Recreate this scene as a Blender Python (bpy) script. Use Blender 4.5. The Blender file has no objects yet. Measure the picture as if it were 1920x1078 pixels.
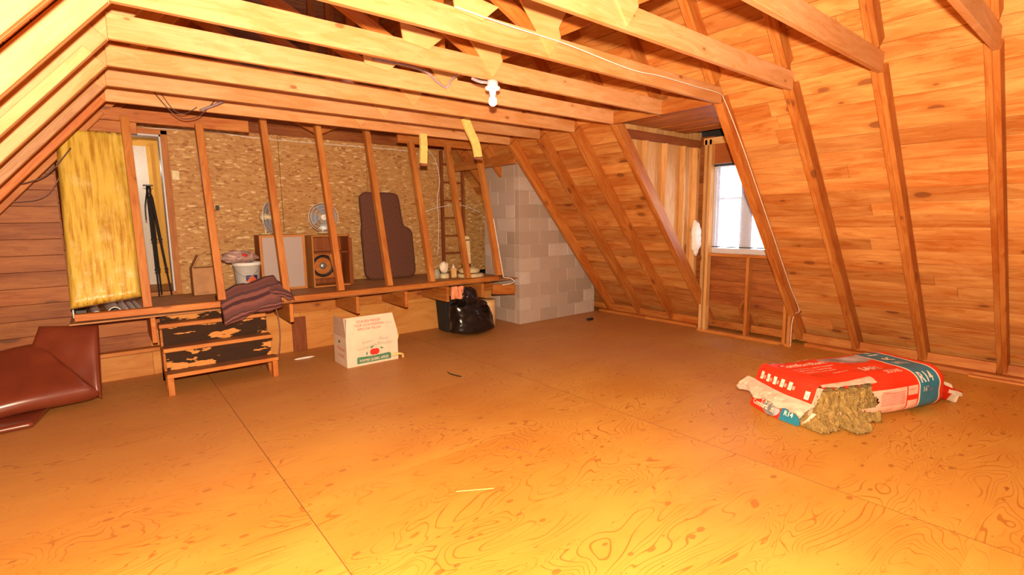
import bpy, bmesh, math, random
from mathutils import Vector, Matrix, noise, Euler
random.seed(7)
sc = bpy.context.scene
COL = sc.collection
V = Vector

# ------------------------------------------------------------------ camera
F_PX, YAW, PITCH, ROLL, CAM_H = 943.18, 0.6805, -0.1331, -0.0112, 1.57
_f = V((math.sin(YAW) * math.cos(PITCH), math.cos(YAW) * math.cos(PITCH), math.sin(PITCH)))
_r0 = V((math.cos(YAW), -math.sin(YAW), 0)); _u0 = _r0.cross(_f)
_r = _r0 * math.cos(ROLL) + _u0 * math.sin(ROLL)
_u = -_r0 * math.sin(ROLL) + _u0 * math.cos(ROLL)
cam_data = bpy.data.cameras.new('camera'); cam = bpy.data.objects.new('camera', cam_data); COL.objects.link(cam)
cam.matrix_world = Matrix(((_r.x, _u.x, -_f.x, 0), (_r.y, _u.y, -_f.y, 0), (_r.z, _u.z, -_f.z, CAM_H), (0, 0, 0, 1)))
cam_data.sensor_width = 36; cam_data.lens = F_PX / 1920 * 36; cam_data.clip_start = 0.02
sc.camera = cam
# ------------------------------------------------------------------ light and exposure
FLASH_W = 1850.0
BULB_STRENGTH = 70.0
SKY_STRENGTH = 11.0
EXPOSURE = 0.0
sc.view_settings.view_transform = 'Standard'; sc.view_settings.look = 'None'
sc.view_settings.exposure = EXPOSURE; sc.view_settings.gamma = 1.0
sc.view_settings.use_curve_mapping = False
world = bpy.data.worlds.new('world'); sc.world = world; world.use_nodes = True
world.node_tree.nodes['Background'].inputs[0].default_value = (0.86, 0.92, 1.0, 1)
world.node_tree.nodes['Background'].inputs[1].default_value = SKY_STRENGTH
def lamp(name, loc, power, color, radius, kind='POINT'):
    l = bpy.data.lights.new(name, kind); l.energy = power; l.color = color; l.shadow_soft_size = radius
    o = bpy.data.objects.new(name, l); COL.objects.link(o); o.location = loc
    return o
fl = lamp('camera_flash', (0.0, 0.0, CAM_H + 0.20), FLASH_W, (1.0, 0.735, 0.49), 0.035, 'SPOT')
fl.data.spot_size = math.radians(132); fl.data.spot_blend = 0.45
fl.rotation_euler = _f.to_track_quat('-Z', 'Y').to_euler()

lamp('hall_fill_light', (0.30, 8.2, 2.3), 4.5, (1.0, 0.93, 0.82), 0.05)  # unseen point light added in place of daylight inside the hall

# ------------------------------------------------------------------ measures of the roof
XL, XR, ZJ, XF, ZF = 0.127, 4.4755, 2.597, 6.6366, 0.058
SLOPE = (ZJ - ZF) / (XF - XR)
ANG = math.atan(SLOPE)
XC = (XL + XR) / 2
ZRIDGE = ZJ + (XR - XC) * SLOPE
def ty(k): return 1.8765 + 0.6112 * k
DR = V((math.cos(ANG), 0, -math.sin(ANG)))      # down the right slope
NR = V((math.sin(ANG), 0, math.cos(ANG)))       # outward normal of the right slope
DL = V((-math.cos(ANG), 0, -math.sin(ANG)))
NL = V((-math.sin(ANG), 0, math.cos(ANG)))
RIDGE = V((XC, 0, ZRIDGE))
RD = 0.14                                       # rafter depth

# ------------------------------------------------------------------ materials
def new_mat(name):
    m = bpy.data.materials.new(name); m.use_nodes = True
    nt = m.node_tree; b = nt.nodes['Principled BSDF']
    return m, nt, b
def nd(nt, t, ins=None, **kw):
    n = nt.nodes.new(t)
    for k, v in kw.items(): setattr(n, k, v)
    for k, v in (ins or {}).items():
        if isinstance(v, bpy.types.NodeSocket): nt.links.new(v, n.inputs[k])
        else: n.inputs[k].default_value = v
    return n
def math_(nt, op, a, b=0.0, c=None):
    n = nt.nodes.new('ShaderNodeMath'); n.operation = op
    for i, v in enumerate((a, b) if c is None else (a, b, c)):
        if isinstance(v, bpy.types.NodeSocket): nt.links.new(v, n.inputs[i])
        else: n.inputs[i].default_value = v
    return n.outputs[0]
def mixc(nt, f, a, b, blend='MIX'):
    n = nt.nodes.new('ShaderNodeMix'); n.data_type = 'RGBA'; n.blend_type = blend
    for i, v in ((0, f), (6, a), (7, b)):
        if isinstance(v, bpy.types.NodeSocket): nt.links.new(v, n.inputs[i])
        else: n.inputs[i].default_value = v if i == 0 else (*v, 1)
    return n.outputs[2]
def ramp(nt, f, stops):
    n = nt.nodes.new('ShaderNodeValToRGB'); nt.links.new(f, n.inputs[0])
    e = n.color_ramp.elements
    while len(e) < len(stops): e.new(0.5)
    for i, (p, c) in enumerate(stops):
        e[i].position = p; e[i].color = (*c, 1) if len(c) == 3 else c
    return n.outputs[0]
def sstep(nt, v, lo, hi, a=0.0, b=1.0):
    n = nt.nodes.new('ShaderNodeMapRange'); n.interpolation_type = 'SMOOTHSTEP'
    nt.links.new(v, n.inputs[0])
    for i, x in enumerate((lo, hi, a, b)): n.inputs[i + 1].default_value = x
    return n.outputs[0]
def bump(nt, b, h, strength, dist=0.01):
    n = nd(nt, 'ShaderNodeBump', {'Strength': strength, 'Distance': dist, 'Height': h}); nt.links.new(n.outputs[0], b.inputs['Normal'])

def plain(name, color, rough=0.6, metal=0.0, noise_amt=0.12, nscale=30, bumpy=0.0, emit=None, estr=0, trans=0, coat=0, ior=1.45):
    m, nt, b = new_mat(name)
    tc = nd(nt, 'ShaderNodeTexCoord')
    ns = nd(nt, 'ShaderNodeTexNoise', {'Vector': tc.outputs['Object'], 'Scale': nscale, 'Detail': 4.0})
    f = sstep(nt, ns.outputs[0], 0.3, 0.7)
    dark = tuple(c * (1 - noise_amt) for c in color); lite = tuple(min(1, c * (1 + noise_amt)) for c in color)
    nt.links.new(mixc(nt, f, dark, lite), b.inputs['Base Color'])
    b.inputs['Roughness'].default_value = rough; b.inputs['Metallic'].default_value = metal
    b.inputs['Transmission Weight'].default_value = trans; b.inputs['Coat Weight'].default_value = coat
    b.inputs['IOR'].default_value = ior
    if bumpy: bump(nt, b, ns.outputs[0], bumpy)
    if emit: b.inputs['Emission Color'].default_value = (*emit, 1); b.inputs['Emission Strength'].default_value = estr
    return m

def wood(name, light, dark, knotc=(0.16, 0.05, 0.015), gscale=1.0, knots=1.0, rough=0.55, spread=0.25, blotch=0.5, spec=0.35, stain=None):
    """timber whose grain runs along the object's local X"""
    light = (light[0] * 0.75, light[1] * 0.57, light[2] * 0.36); dark = (dark[0] * 0.72, dark[1] * 0.52, dark[2] * 0.31)
    m, nt, b = new_mat(name)
    tc = nd(nt, 'ShaderNodeTexCoord'); oi = nd(nt, 'ShaderNodeObjectInfo'); at = nd(nt, 'ShaderNodeAttribute', attribute_name='rnd')
    r = math_(nt, 'ADD', math_(nt, 'MULTIPLY', oi.outputs['Random'], 37.0), math_(nt, 'MULTIPLY', at.outputs['Fac'], 53.0))
    off = nd(nt, 'ShaderNodeCombineXYZ', {0: r, 1: math_(nt, 'MULTIPLY', r, 0.37), 2: math_(nt, 'MULTIPLY', r, 0.71)})
    p = nd(nt, 'ShaderNodeVectorMath', {0: tc.outputs['Object'], 1: off.outputs[0]}, operation='ADD').outputs[0]
    def mp(s): return nd(nt, 'ShaderNodeVectorMath', {0: p, 1: tuple(q * gscale for q in s)}, operation='MULTIPLY').outputs[0]
    warp = nd(nt, 'ShaderNodeTexNoise', {'Vector': mp((1.2, 5, 5)), 'Scale': 1.0, 'Detail': 2.0})
    wv = nd(nt, 'ShaderNodeVectorMath', {0: mp((1.5, 16, 16)), 1: nd(nt, 'ShaderNodeVectorMath', {0: warp.outputs['Color'], 'Scale': 3.5}, operation='SCALE').outputs[0]}, operation='ADD').outputs[0]
    g = nd(nt, 'ShaderNodeTexNoise', {'Vector': wv, 'Scale': 1.6, 'Detail': 5.0, 'Roughness': 0.6})
    fine = nd(nt, 'ShaderNodeTexNoise', {'Vector': mp((5, 130, 130)), 'Scale': 1.0, 'Detail': 2.0})
    lo = nd(nt, 'ShaderNodeTexNoise', {'Vector': mp((0.9, 3.0, 3.0)), 'Scale': 1.3, 'Detail': 3.0})
    vk = nd(nt, 'ShaderNodeTexVoronoi', {'Vector': mp((4.2, 8.5, 8.5)), 'Scale': 1.0, 'Randomness': 1.0}, feature='F1')
    vr = nd(nt, 'ShaderNodeSeparateColor', {0: vk.outputs['Color']})
    size = math_(nt, 'MULTIPLY', math_(nt, 'POWER', vr.outputs[0], 3.0), 0.32 * knots)
    d = math_(nt, 'SUBTRACT', vk.outputs['Distance'], size)
    kn = sstep(nt, d, -0.06, 0.01, 1.0, 0.0)
    halo = math_(nt, 'MULTIPLY', sstep(nt, d, 0.0, 0.22, 1.0, 0.0), math_(nt, 'GREATER_THAN', vr.outputs[0], 0.66))
    rings = math_(nt, 'SINE', math_(nt, 'MULTIPLY', g.outputs[0], 46.0))
    f = math_(nt, 'ADD', math_(nt, 'MULTIPLY', sstep(nt, g.outputs[0], 0.32, 0.68), 0.55), math_(nt, 'MULTIPLY', sstep(nt, lo.outputs[0], 0.35, 0.65), blotch))
    f = math_(nt, 'ADD', f, math_(nt, 'MULTIPLY', sstep(nt, rings, 0.1, 1.0), 0.16))
    f = math_(nt, 'ADD', f, math_(nt, 'MULTIPLY', fine.outputs[0], 0.12))
    c = mixc(nt, math_(nt, 'MINIMUM', math_(nt, 'SUBTRACT', f, 0.05), 1.0), light, dark)
    c = mixc(nt, math_(nt, 'MULTIPLY', halo, 0.45), c, dark)
    c = mixc(nt, math_(nt, 'MULTIPLY', math_(nt, 'MULTIPLY', kn, 0.7), math_(nt, 'GREATER_THAN', vr.outputs[0], 0.66)), c, knotc)
    if stain:
        st = nd(nt, 'ShaderNodeTexNoise', {'Vector': mp((0.7, 1.6, 1.6)), 'Scale': 1.1, 'Detail': 5.0})
        c = mixc(nt, math_(nt, 'MULTIPLY', sstep(nt, st.outputs[0], 0.56, 0.66), 0.75), c, stain)
    rr = math_(nt, 'FRACT', math_(nt, 'MULTIPLY', math_(nt, 'ADD', math_(nt, 'MULTIPLY', oi.outputs['Random'], 1.0), at.outputs['Fac']), 7.31))
    val = math_(nt, 'ADD', math_(nt, 'MULTIPLY', rr, spread), 1.0 - spread * 0.55)
    hs = nd(nt, 'ShaderNodeHueSaturation', {'Color': c, 'Value': val, 'Hue': 0.5})
    nt.links.new(hs.outputs[0], b.inputs['Base Color'])
    b.inputs['Roughness'].default_value = rough; b.inputs['Specular IOR Level'].default_value = spec
    bump(nt, b, math_(nt, 'ADD', fine.outputs[0], math_(nt, 'MULTIPLY', g.outputs[0], 1.5)), 0.25, 0.004)
    return m

M = {}
M['joist'] = wood('spruce_joist', (0.92, 0.68, 0.52), (0.76, 0.46, 0.24), knots=0.85, spread=0.2)
M['rafter'] = wood('spruce_rafter', (0.74, 0.40, 0.14), (0.52, 0.19, 0.04), knots=0.9, spread=0.3)
M['rafter_grey'] = wood('weathered_rafter', (0.60, 0.46, 0.36), (0.42, 0.26, 0.16), knots=0.6, spread=0.2)
M['web'] = wood('web_timber', (0.72, 0.36, 0.12), (0.52, 0.20, 0.04), knots=0.6, spread=0.25)
M['sheath'] = wood('roof_boards', (0.88, 0.58, 0.27), (0.60, 0.25, 0.065), knots=1.0, spread=0.28, gscale=0.8)
M['plank'] = wood('gable_planks', (0.52, 0.24, 0.09), (0.30, 0.10, 0.03), knotc=(0.08, 0.025, 0.012), knots=1.15, spread=0.25, gscale=0.8)
M['stud'] = wood('stud_timber', (0.76, 0.42, 0.15), (0.56, 0.23, 0.06), knots=0.8, spread=0.22)
M['dormer'] = wood('dormer_timber', (1.0, 0.80, 0.55), (0.82, 0.56, 0.28), knots=1.0, spread=0.2)
M['deckwood'] = wood('dusty_deck', (0.62, 0.40, 0.24), (0.42, 0.22, 0.11), knots=0.5, spread=0.1)
M['panel'] = wood('pale_plywood', (0.82, 0.52, 0.22), (0.64, 0.34, 0.11), knots=0.6, spread=0.12, gscale=0.6)
M['redply'] = wood('red_plywood', (0.50, 0.20, 0.07), (0.40, 0.14, 0.045), knots=0.0, spread=0.1, gscale=0.5, blotch=0.3)
M['ladderwood'] = wood('ladder_wood', (0.42, 0.18, 0.08), (0.28, 0.09, 0.035), knots=0.2, spread=0.1)
M['gusset'] = wood('gusset_ply', (0.86, 0.72, 0.50), (0.78, 0.58, 0.34), knots=0.2, spread=0.1)

def floor_material():
    m, nt, b = new_mat('plywood_floor')
    tc = nd(nt, 'ShaderNodeTexCoord'); P = tc.outputs['Object']
    sx = nd(nt, 'ShaderNodeSeparateXYZ', {0: P})
    x, y = sx.outputs[0], sx.outputs[1]
    u = math_(nt, 'DIVIDE', math_(nt, 'SUBTRACT', x, 0.73), 2.44); iu = math_(nt, 'FLOOR', u); fu = math_(nt, 'FRACT', u)
    v = math_(nt, 'ADD', math_(nt, 'DIVIDE', math_(nt, 'SUBTRACT', y, 0.35), 1.22), math_(nt, 'MULTIPLY', math_(nt, 'FRACT', math_(nt, 'MULTIPLY', iu, 0.5)), 1.0)); iv = math_(nt, 'FLOOR', v); fv = math_(nt, 'FRACT', v)
    sid = math_(nt, 'ADD', math_(nt, 'MULTIPLY', iu, 7.3), math_(nt, 'MULTIPLY', iv, 3.7))
    off = nd(nt, 'ShaderNodeCombineXYZ', {0: sid, 1: math_(nt, 'MULTIPLY', sid, 1.7), 2: sid})
    p = nd(nt, 'ShaderNodeVectorMath', {0: P, 1: off.outputs[0]}, operation='ADD').outputs[0]
    def mp(s): return nd(nt, 'ShaderNodeVectorMath', {0: p, 1: s}, operation='MULTIPLY').outputs[0]
    # peeled veneer contour lines
    n1 = nd(nt, 'ShaderNodeTexNoise', {'Vector': mp((1.1, 3.2, 1)), 'Scale': 1.0, 'Detail': 2.0, 'Roughness': 0.45, 'Distortion': 0.6})
    ph = math_(nt, 'MULTIPLY', n1.outputs[0], 190.0)
    line = sstep(nt, math_(nt, 'SINE', ph), 0.80, 1.0)
    msk = nd(nt, 'ShaderNodeTexNoise', {'Vector': mp((1.5, 2.6, 1)), 'Scale': 1.2, 'Detail': 3.0})
    line = math_(nt, 'MULTIPLY', line, sstep(nt, msk.outputs[0], 0.36, 0.56))
    fl = nd(nt, 'ShaderNodeTexNoise', {'Vector': mp((3.0, 22, 1)), 'Scale': 1.4, 'Detail': 4.0})
    streak = sstep(nt, fl.outputs[0], 0.60, 0.72)
    vk = nd(nt, 'ShaderNodeTexVoronoi', {'Vector': mp((4.6, 8.0, 1)), 'Scale': 1.0, 'Randomness': 1.0}, feature='F1', voronoi_dimensions='2D')
    vr = nd(nt, 'ShaderNodeSeparateColor', {0: vk.outputs['Color']})
    kn = sstep(nt, math_(nt, 'SUBTRACT', vk.outputs['Distance'], math_(nt, 'MULTIPLY', math_(nt, 'POWER', vr.outputs[1], 3.0), 0.14)), -0.02, 0.01, 1.0, 0.0)
    lo = nd(nt, 'ShaderNodeTexNoise', {'Vector': mp((1.0, 1.6, 1)), 'Scale': 1.2, 'Detail': 4.0})
    c = mixc(nt, sstep(nt, lo.outputs[0], 0.3, 0.7), (0.57, 0.275, 0.045), (0.51, 0.215, 0.030))
    c = mixc(nt, math_(nt, 'MULTIPLY', line, 0.75), c, (0.33, 0.10, 0.012))
    c = mixc(nt, math_(nt, 'MULTIPLY', streak, 0.5), c, (0.40, 0.14, 0.018))
    c = mixc(nt, math_(nt, 'MULTIPLY', kn, 0.6), c, (0.26, 0.075, 0.012))
    # dust and trodden dirt
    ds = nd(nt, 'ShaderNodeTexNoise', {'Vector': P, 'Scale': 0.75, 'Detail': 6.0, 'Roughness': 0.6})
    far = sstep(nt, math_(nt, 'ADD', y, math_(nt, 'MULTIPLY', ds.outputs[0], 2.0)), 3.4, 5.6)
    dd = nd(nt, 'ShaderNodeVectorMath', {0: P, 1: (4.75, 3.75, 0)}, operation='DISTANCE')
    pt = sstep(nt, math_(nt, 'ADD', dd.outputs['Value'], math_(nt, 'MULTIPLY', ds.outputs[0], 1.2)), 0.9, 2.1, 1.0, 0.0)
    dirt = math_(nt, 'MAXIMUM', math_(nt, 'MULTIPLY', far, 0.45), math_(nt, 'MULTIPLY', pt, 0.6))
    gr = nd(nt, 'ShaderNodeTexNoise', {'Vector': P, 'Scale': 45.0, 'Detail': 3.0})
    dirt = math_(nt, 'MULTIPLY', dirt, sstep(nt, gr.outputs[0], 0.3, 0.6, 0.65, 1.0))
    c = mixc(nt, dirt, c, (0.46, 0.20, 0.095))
    # specks
    sp = nd(nt, 'ShaderNodeTexVoronoi', {'Vector': P, 'Scale': 9.0}, feature='F1', voronoi_dimensions='2D')
    spr = nd(nt, 'ShaderNodeSeparateColor', {0: sp.outputs['Color']})
    c = mixc(nt, math_(nt, 'MULTIPLY', sstep(nt, math_(nt, 'SUBTRACT', sp.outputs['Distance'], math_(nt, 'MULTIPLY', spr.outputs[2], 0.05)), -0.01, 0.0, 1.0, 0.0), 0.6), c, (0.2, 0.07, 0.03))
    # seams
    wob = math_(nt, 'MULTIPLY', math_(nt, 'SUBTRACT', fl.outputs[0], 0.5), 0.0)
    ex = math_(nt, 'MINIMUM', fu, math_(nt, 'SUBTRACT', 1.0, fu)); ey = math_(nt, 'MINIMUM', fv, math_(nt, 'SUBTRACT', 1.0, fv))
    seam = math_(nt, 'MAXIMUM', sstep(nt, ex, 0.0007, 0.0016, 1.0, 0.0), math_(nt, 'MULTIPLY', sstep(nt, ey, 0.001, 0.0022, 1.0, 0.0), 0.12))
    c = mixc(nt, math_(nt, 'MULTIPLY', seam, 0.8), c, (0.14, 0.05, 0.02))
    nt.links.new(c, b.inputs['Base Color'])
    b.inputs['Roughness'].default_value = 0.5; b.inputs['Specular IOR Level'].default_value = 0.3
    bump(nt, b, math_(nt, 'SUBTRACT', math_(nt, 'ADD', math_(nt, 'MULTIPLY', line, -0.5), fl.outputs[0]), seam), 0.15, 0.003)
    return m
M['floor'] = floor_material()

def osb_material():
    m, nt, b = new_mat('strand_board')
    tc = nd(nt, 'ShaderNodeTexCoord'); P = tc.outputs['Object']
    wn = nd(nt, 'ShaderNodeTexNoise', {'Vector': P, 'Scale': 2.2, 'Detail': 1.0})
    cs = []
    for i, (rot, sc_) in enumerate(((0.25, (20, 60, 60)), (-0.35, (24, 64, 64)), (0.9, (20, 55, 55)))):
        mp = nd(nt, 'ShaderNodeMapping', {0: P, 'Rotation': (0, rot, 0), 'Scale': sc_, 'Location': (i * 3.1, i * 5.7, i)})
        nv = nd(nt, 'ShaderNodeVectorMath', {0: mp.outputs[0], 1: nd(nt, 'ShaderNodeVectorMath', {0: wn.outputs['Color'], 'Scale': 2.0}, operation='SCALE').outputs[0]}, operation='ADD')
        vo = nd(nt, 'ShaderNodeTexVoronoi', {'Vector': nv.outputs[0], 'Scale': 0.8, 'Randomness': 1.0}, feature='F1')
        s = nd(nt, 'ShaderNodeSeparateColor', {0: vo.outputs['Color']})
        cs.append((s.outputs[0], s.outputs[1], vo.outputs['Distance']))
    sel = math_(nt, 'GREATER_THAN', cs[0][1], 0.5)
    f = math_(nt, 'ADD', math_(nt, 'MULTIPLY', cs[0][0], sel), math_(nt, 'MULTIPLY', cs[1][0], math_(nt, 'SUBTRACT', 1.0, sel)))
    sel2 = math_(nt, 'GREATER_THAN', cs[2][1], 0.72)
    f = math_(nt, 'ADD', math_(nt, 'MULTIPLY', cs[2][0], sel2), math_(nt, 'MULTIPLY', f, math_(nt, 'SUBTRACT', 1.0, sel2)))
    c = ramp(nt, f, [(0.0, (0.30, 0.12, 0.03)), (0.10, (0.42, 0.20, 0.06)), (0.5, (0.50, 0.27, 0.085)), (0.90, (0.55, 0.32, 0.115)), (1.0, (0.76, 0.56, 0.30))])
    fine = nd(nt, 'ShaderNodeTexNoise', {'Vector': P, 'Scale': 60.0, 'Detail': 3.0})
    c = mixc(nt, math_(nt, 'MULTIPLY', sstep(nt, fine.outputs[0], 0.55, 0.75), 0.3), c, (0.25, 0.1, 0.03))
    nt.links.new(c, b.inputs['Base Color']); b.inputs['Roughness'].default_value = 0.65
    bump(nt, b, f, 0.3, 0.004)
    return m
M['osb'] = osb_material()

def block_material():
    m, nt, b = new_mat('concrete_block')
    tc = nd(nt, 'ShaderNodeTexCoord'); at = nd(nt, 'ShaderNodeAttribute', attribute_name='rnd')
    n1 = nd(nt, 'ShaderNodeTexNoise', {'Vector': tc.outputs['Object'], 'Scale': 5.0, 'Detail': 5.0})
    n2 = nd(nt, 'ShaderNodeTexNoise', {'Vector': tc.outputs['Object'], 'Scale': 90.0, 'Detail': 3.0})
    c = ramp(nt, at.outputs['Fac'], [(0.0, (0.36, 0.28, 0.22)), (0.35, (0.43, 0.34, 0.28)), (0.75, (0.49, 0.40, 0.34)), (0.97, (0.58, 0.50, 0.45))])
    c = mixc(nt, math_(nt, 'MULTIPLY', sstep(nt, n1.outputs[0], 0.35, 0.7), 0.3), c, (0.50, 0.36, 0.29))
    c = mixc(nt, math_(nt, 'MULTIPLY', sstep(nt, n2.outputs[0], 0.5, 0.8), 0.35), c, (0.33, 0.23, 0.18))
    nt.links.new(c, b.inputs['Base Color']); b.inputs['Roughness'].default_value = 0.9
    bump(nt, b, n2.outputs[0], 0.5, 0.004)
    return m
M['block'] = block_material()
M['mortar'] = plain('mortar', (0.52, 0.43, 0.37), 0.95, noise_amt=0.2, nscale=40, bumpy=0.4)
M['white'] = plain('white_paint', (0.85, 0.85, 0.83), 0.5, noise_amt=0.04)
M['porcelain'] = plain('white_porcelain', (0.9, 0.9, 0.88), 0.25, noise_amt=0.02)
M['frame_white'] = plain('white_vinyl_frame', (0.60, 0.58, 0.62), 0.4, noise_amt=0.04)
M['slat'] = plain('blind_slat', (0.42, 0.44, 0.54), 0.45, noise_amt=0.04)
M['darkmetal'] = plain('dark_rail', (0.04, 0.045, 0.07), 0.4)
M['black'] = plain('black_plastic', (0.016, 0.014, 0.014), 0.4)
M['blackmatte'] = plain('matte_black', (0.02, 0.018, 0.017), 0.8)
M['greymetal'] = plain('grey_metal', (0.35, 0.36, 0.38), 0.4, metal=0.7)
M['wire_white'] = plain('white_cable', (0.8, 0.76, 0.7), 0.5)
M['wire_brown'] = plain('brown_cable', (0.22, 0.11, 0.08), 0.5)
M['wire_dark'] = plain('dark_cable', (0.08, 0.045, 0.05), 0.5)
M['wire_grey'] = plain('grey_cable', (0.32, 0.25, 0.30), 0.5)
M['vinyl'] = plain('brown_vinyl', (0.16, 0.032, 0.014), 0.27, noise_amt=0.1, nscale=6, coat=0.2)
M['foam'] = plain('yellow_foam', (0.86, 0.66, 0.2), 0.8, noise_amt=0.1)
M['foamend'] = plain('brown_foam_end', (0.28, 0.1, 0.05), 0.8)
M['cream'] = plain('cream_plastic', (0.72, 0.6, 0.34), 0.4)
M['carton'] = plain('brown_cardboard', (0.50, 0.26, 0.12), 0.8, noise_amt=0.1, nscale=8)
M['cartonwhite'] = plain('white_cardboard', (0.72, 0.60, 0.46), 0.65, noise_amt=0.05, nscale=8)
M['cartoninside'] = plain('kraft_cardboard', (0.55, 0.40, 0.30), 0.8, noise_amt=0.1)
M['drum'] = plain('fibre_drum', (0.76, 0.52, 0.26), 0.6, noise_amt=0.1, nscale=6)
M['binbag'] = plain('black_polythene', (0.012, 0.009, 0.009), 0.22, noise_amt=0.2, nscale=9, bumpy=0.3)
M['pinkcloth'] = plain('orange_cloth', (0.72, 0.28, 0.14), 0.85, noise_amt=0.15, nscale=12, bumpy=0.5)
M['lounge'] = plain('brown_upholstery', (0.13, 0.05, 0.03), 0.85, noise_amt=0.25, nscale=60, bumpy=0.3)
M['cabinet'] = wood('cabinet_veneer', (0.42, 0.17, 0.06), (0.28, 0.09, 0.03), knots=0.0, spread=0.05)
M['cabinetedge'] = wood('cabinet_edge', (0.75, 0.45, 0.2), (0.62, 0.32, 0.12), knots=0.0, spread=0.05)
M['glassjar'] = plain('glass_jar', (0.75, 0.74, 0.6), 0.1, trans=0.6)
M['bottle'] = plain('yellow_bottle', (0.80, 0.52, 0.22), 0.35)
M['bagclear'] = plain('clear_plastic_bag', (0.62, 0.42, 0.38), 0.25, noise_amt=0.3, nscale=14, bumpy=0.6, trans=0.35)
M['redprint'] = plain('red_print', (0.62, 0.03, 0.02), 0.6)
M['greenprint'] = plain('green_print', (0.07, 0.22, 0.12), 0.7)
M['greyprint'] = plain('grey_print', (0.30, 0.33, 0.28), 0.7)
M['navyprint'] = plain('navy_print', (0.02, 0.02, 0.12), 0.6)
M['orangeprint'] = plain('orange_print', (0.85, 0.16, 0.02), 0.6)
M['blackprint'] = plain('black_print', (0.03, 0.03, 0.04), 0.6)
M['bagred'] = plain('red_polythene', (0.78, 0.035, 0.012), 0.33, noise_amt=0.1, nscale=7, bumpy=0.15)
M['bagteal'] = plain('teal_polythene', (0.02, 0.20, 0.30), 0.36, noise_amt=0.12, nscale=7, bumpy=0.15)
M['bagwhite'] = plain('white_polythene', (0.90, 0.80, 0.62), 0.45, noise_amt=0.08, nscale=18, bumpy=0.35)
M['baggrey'] = plain('grey_photo_print', (0.36, 0.34, 0.34), 0.4, noise_amt=0.45, nscale=8)
M['bagpink'] = plain('pink_table_print', (0.86, 0.52, 0.38), 0.45, noise_amt=0.1, nscale=120)
M['tube'] = plain('white_tube', (0.72, 0.68, 0.68), 0.4, noise_amt=0.05)
M['ochre'] = plain('ochre_wall', (0.75, 0.42, 0.08), 0.7, noise_amt=0.05)
M['hallwhite'] = plain('white_hall_wall', (0.74, 0.70, 0.66), 0.7, noise_amt=0.04)
M['tuft'] = plain('white_insulation', (0.85, 0.83, 0.8), 0.95, noise_amt=0.1, bumpy=0.5)
M['straw'] = plain('straw', (0.85, 0.6, 0.2), 0.7)
M['fanblade'] = plain('grey_blue_plastic', (0.24, 0.27, 0.33), 0.3)
M['fanguard'] = plain('fan_guard_wire', (0.68, 0.66, 0.66), 0.35, metal=0.2)
M['speakergrille'] = None

def glass_material():
    m, nt, b = new_mat('window_glass')
    tr = nd(nt, 'ShaderNodeBsdfTransparent'); gl = nd(nt, 'ShaderNodeBsdfGlossy', {'Roughness': 0.02})
    mx = nd(nt, 'ShaderNodeMixShader', {0: 0.06, 1: tr.outputs[0], 2: gl.outputs[0]})
    nt.links.new(mx.outputs[0], nt.nodes['Material Output'].inputs[0]); return m
M['glass'] = glass_material()

def wool_material():
    m, nt, b = new_mat('mineral_wool')
    tc = nd(nt, 'ShaderNodeTexCoord')
    n1 = nd(nt, 'ShaderNodeTexNoise', {'Vector': tc.outputs['Object'], 'Scale': 26.0, 'Detail': 6.0, 'Roughness': 0.7})
    n2 = nd(nt, 'ShaderNodeTexNoise', {'Vector': tc.outputs['Object'], 'Scale': 150.0, 'Detail': 4.0})
    c = mixc(nt, sstep(nt, n1.outputs[0], 0.35, 0.65), (0.36, 0.21, 0.045), (0.58, 0.38, 0.11))
    c = mixc(nt, math_(nt, 'MULTIPLY', sstep(nt, n2.outputs[0], 0.5, 0.7), 0.5), c, (0.66, 0.50, 0.18))
    nt.links.new(c, b.inputs['Base Color']); b.inputs['Roughness'].default_value = 1.0
    bump(nt, b, math_(nt, 'ADD', n1.outputs[0], n2.outputs[0]), 1.0, 0.02); return m
M['wool'] = wool_material()

def batt_material():
    m, nt, b = new_mat('yellow_batt_film')
    tc = nd(nt, 'ShaderNodeTexCoord')
    mp = nd(nt, 'ShaderNodeMapping', {0: tc.outputs['Object'], 'Scale': (22, 1.6, 8)})
    n1 = nd(nt, 'ShaderNodeTexNoise', {'Vector': mp.outputs[0], 'Scale': 1.4, 'Detail': 4.0, 'Roughness': 0.6})
    n2 = nd(nt, 'ShaderNodeTexNoise', {'Vector': tc.outputs['Object'], 'Scale': 5.0, 'Detail': 4.0})
    c = mixc(nt, sstep(nt, n1.outputs[0], 0.40, 0.70), (0.66, 0.47, 0.08), (0.40, 0.21, 0.02))
    c = mixc(nt, math_(nt, 'MULTIPLY', sstep(nt, n2.outputs[0], 0.5, 0.72), 0.45), c, (0.76, 0.64, 0.26))
    nt.links.new(c, b.inputs['Base Color']); b.inputs['Roughness'].default_value = 0.32
    b.inputs['Coat Weight'].default_value = 0.3
    bump(nt, b, math_(nt, 'ADD', n1.outputs[0], n2.outputs[0]), 0.6, 0.02); return m
M['batt'] = batt_material()

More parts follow.
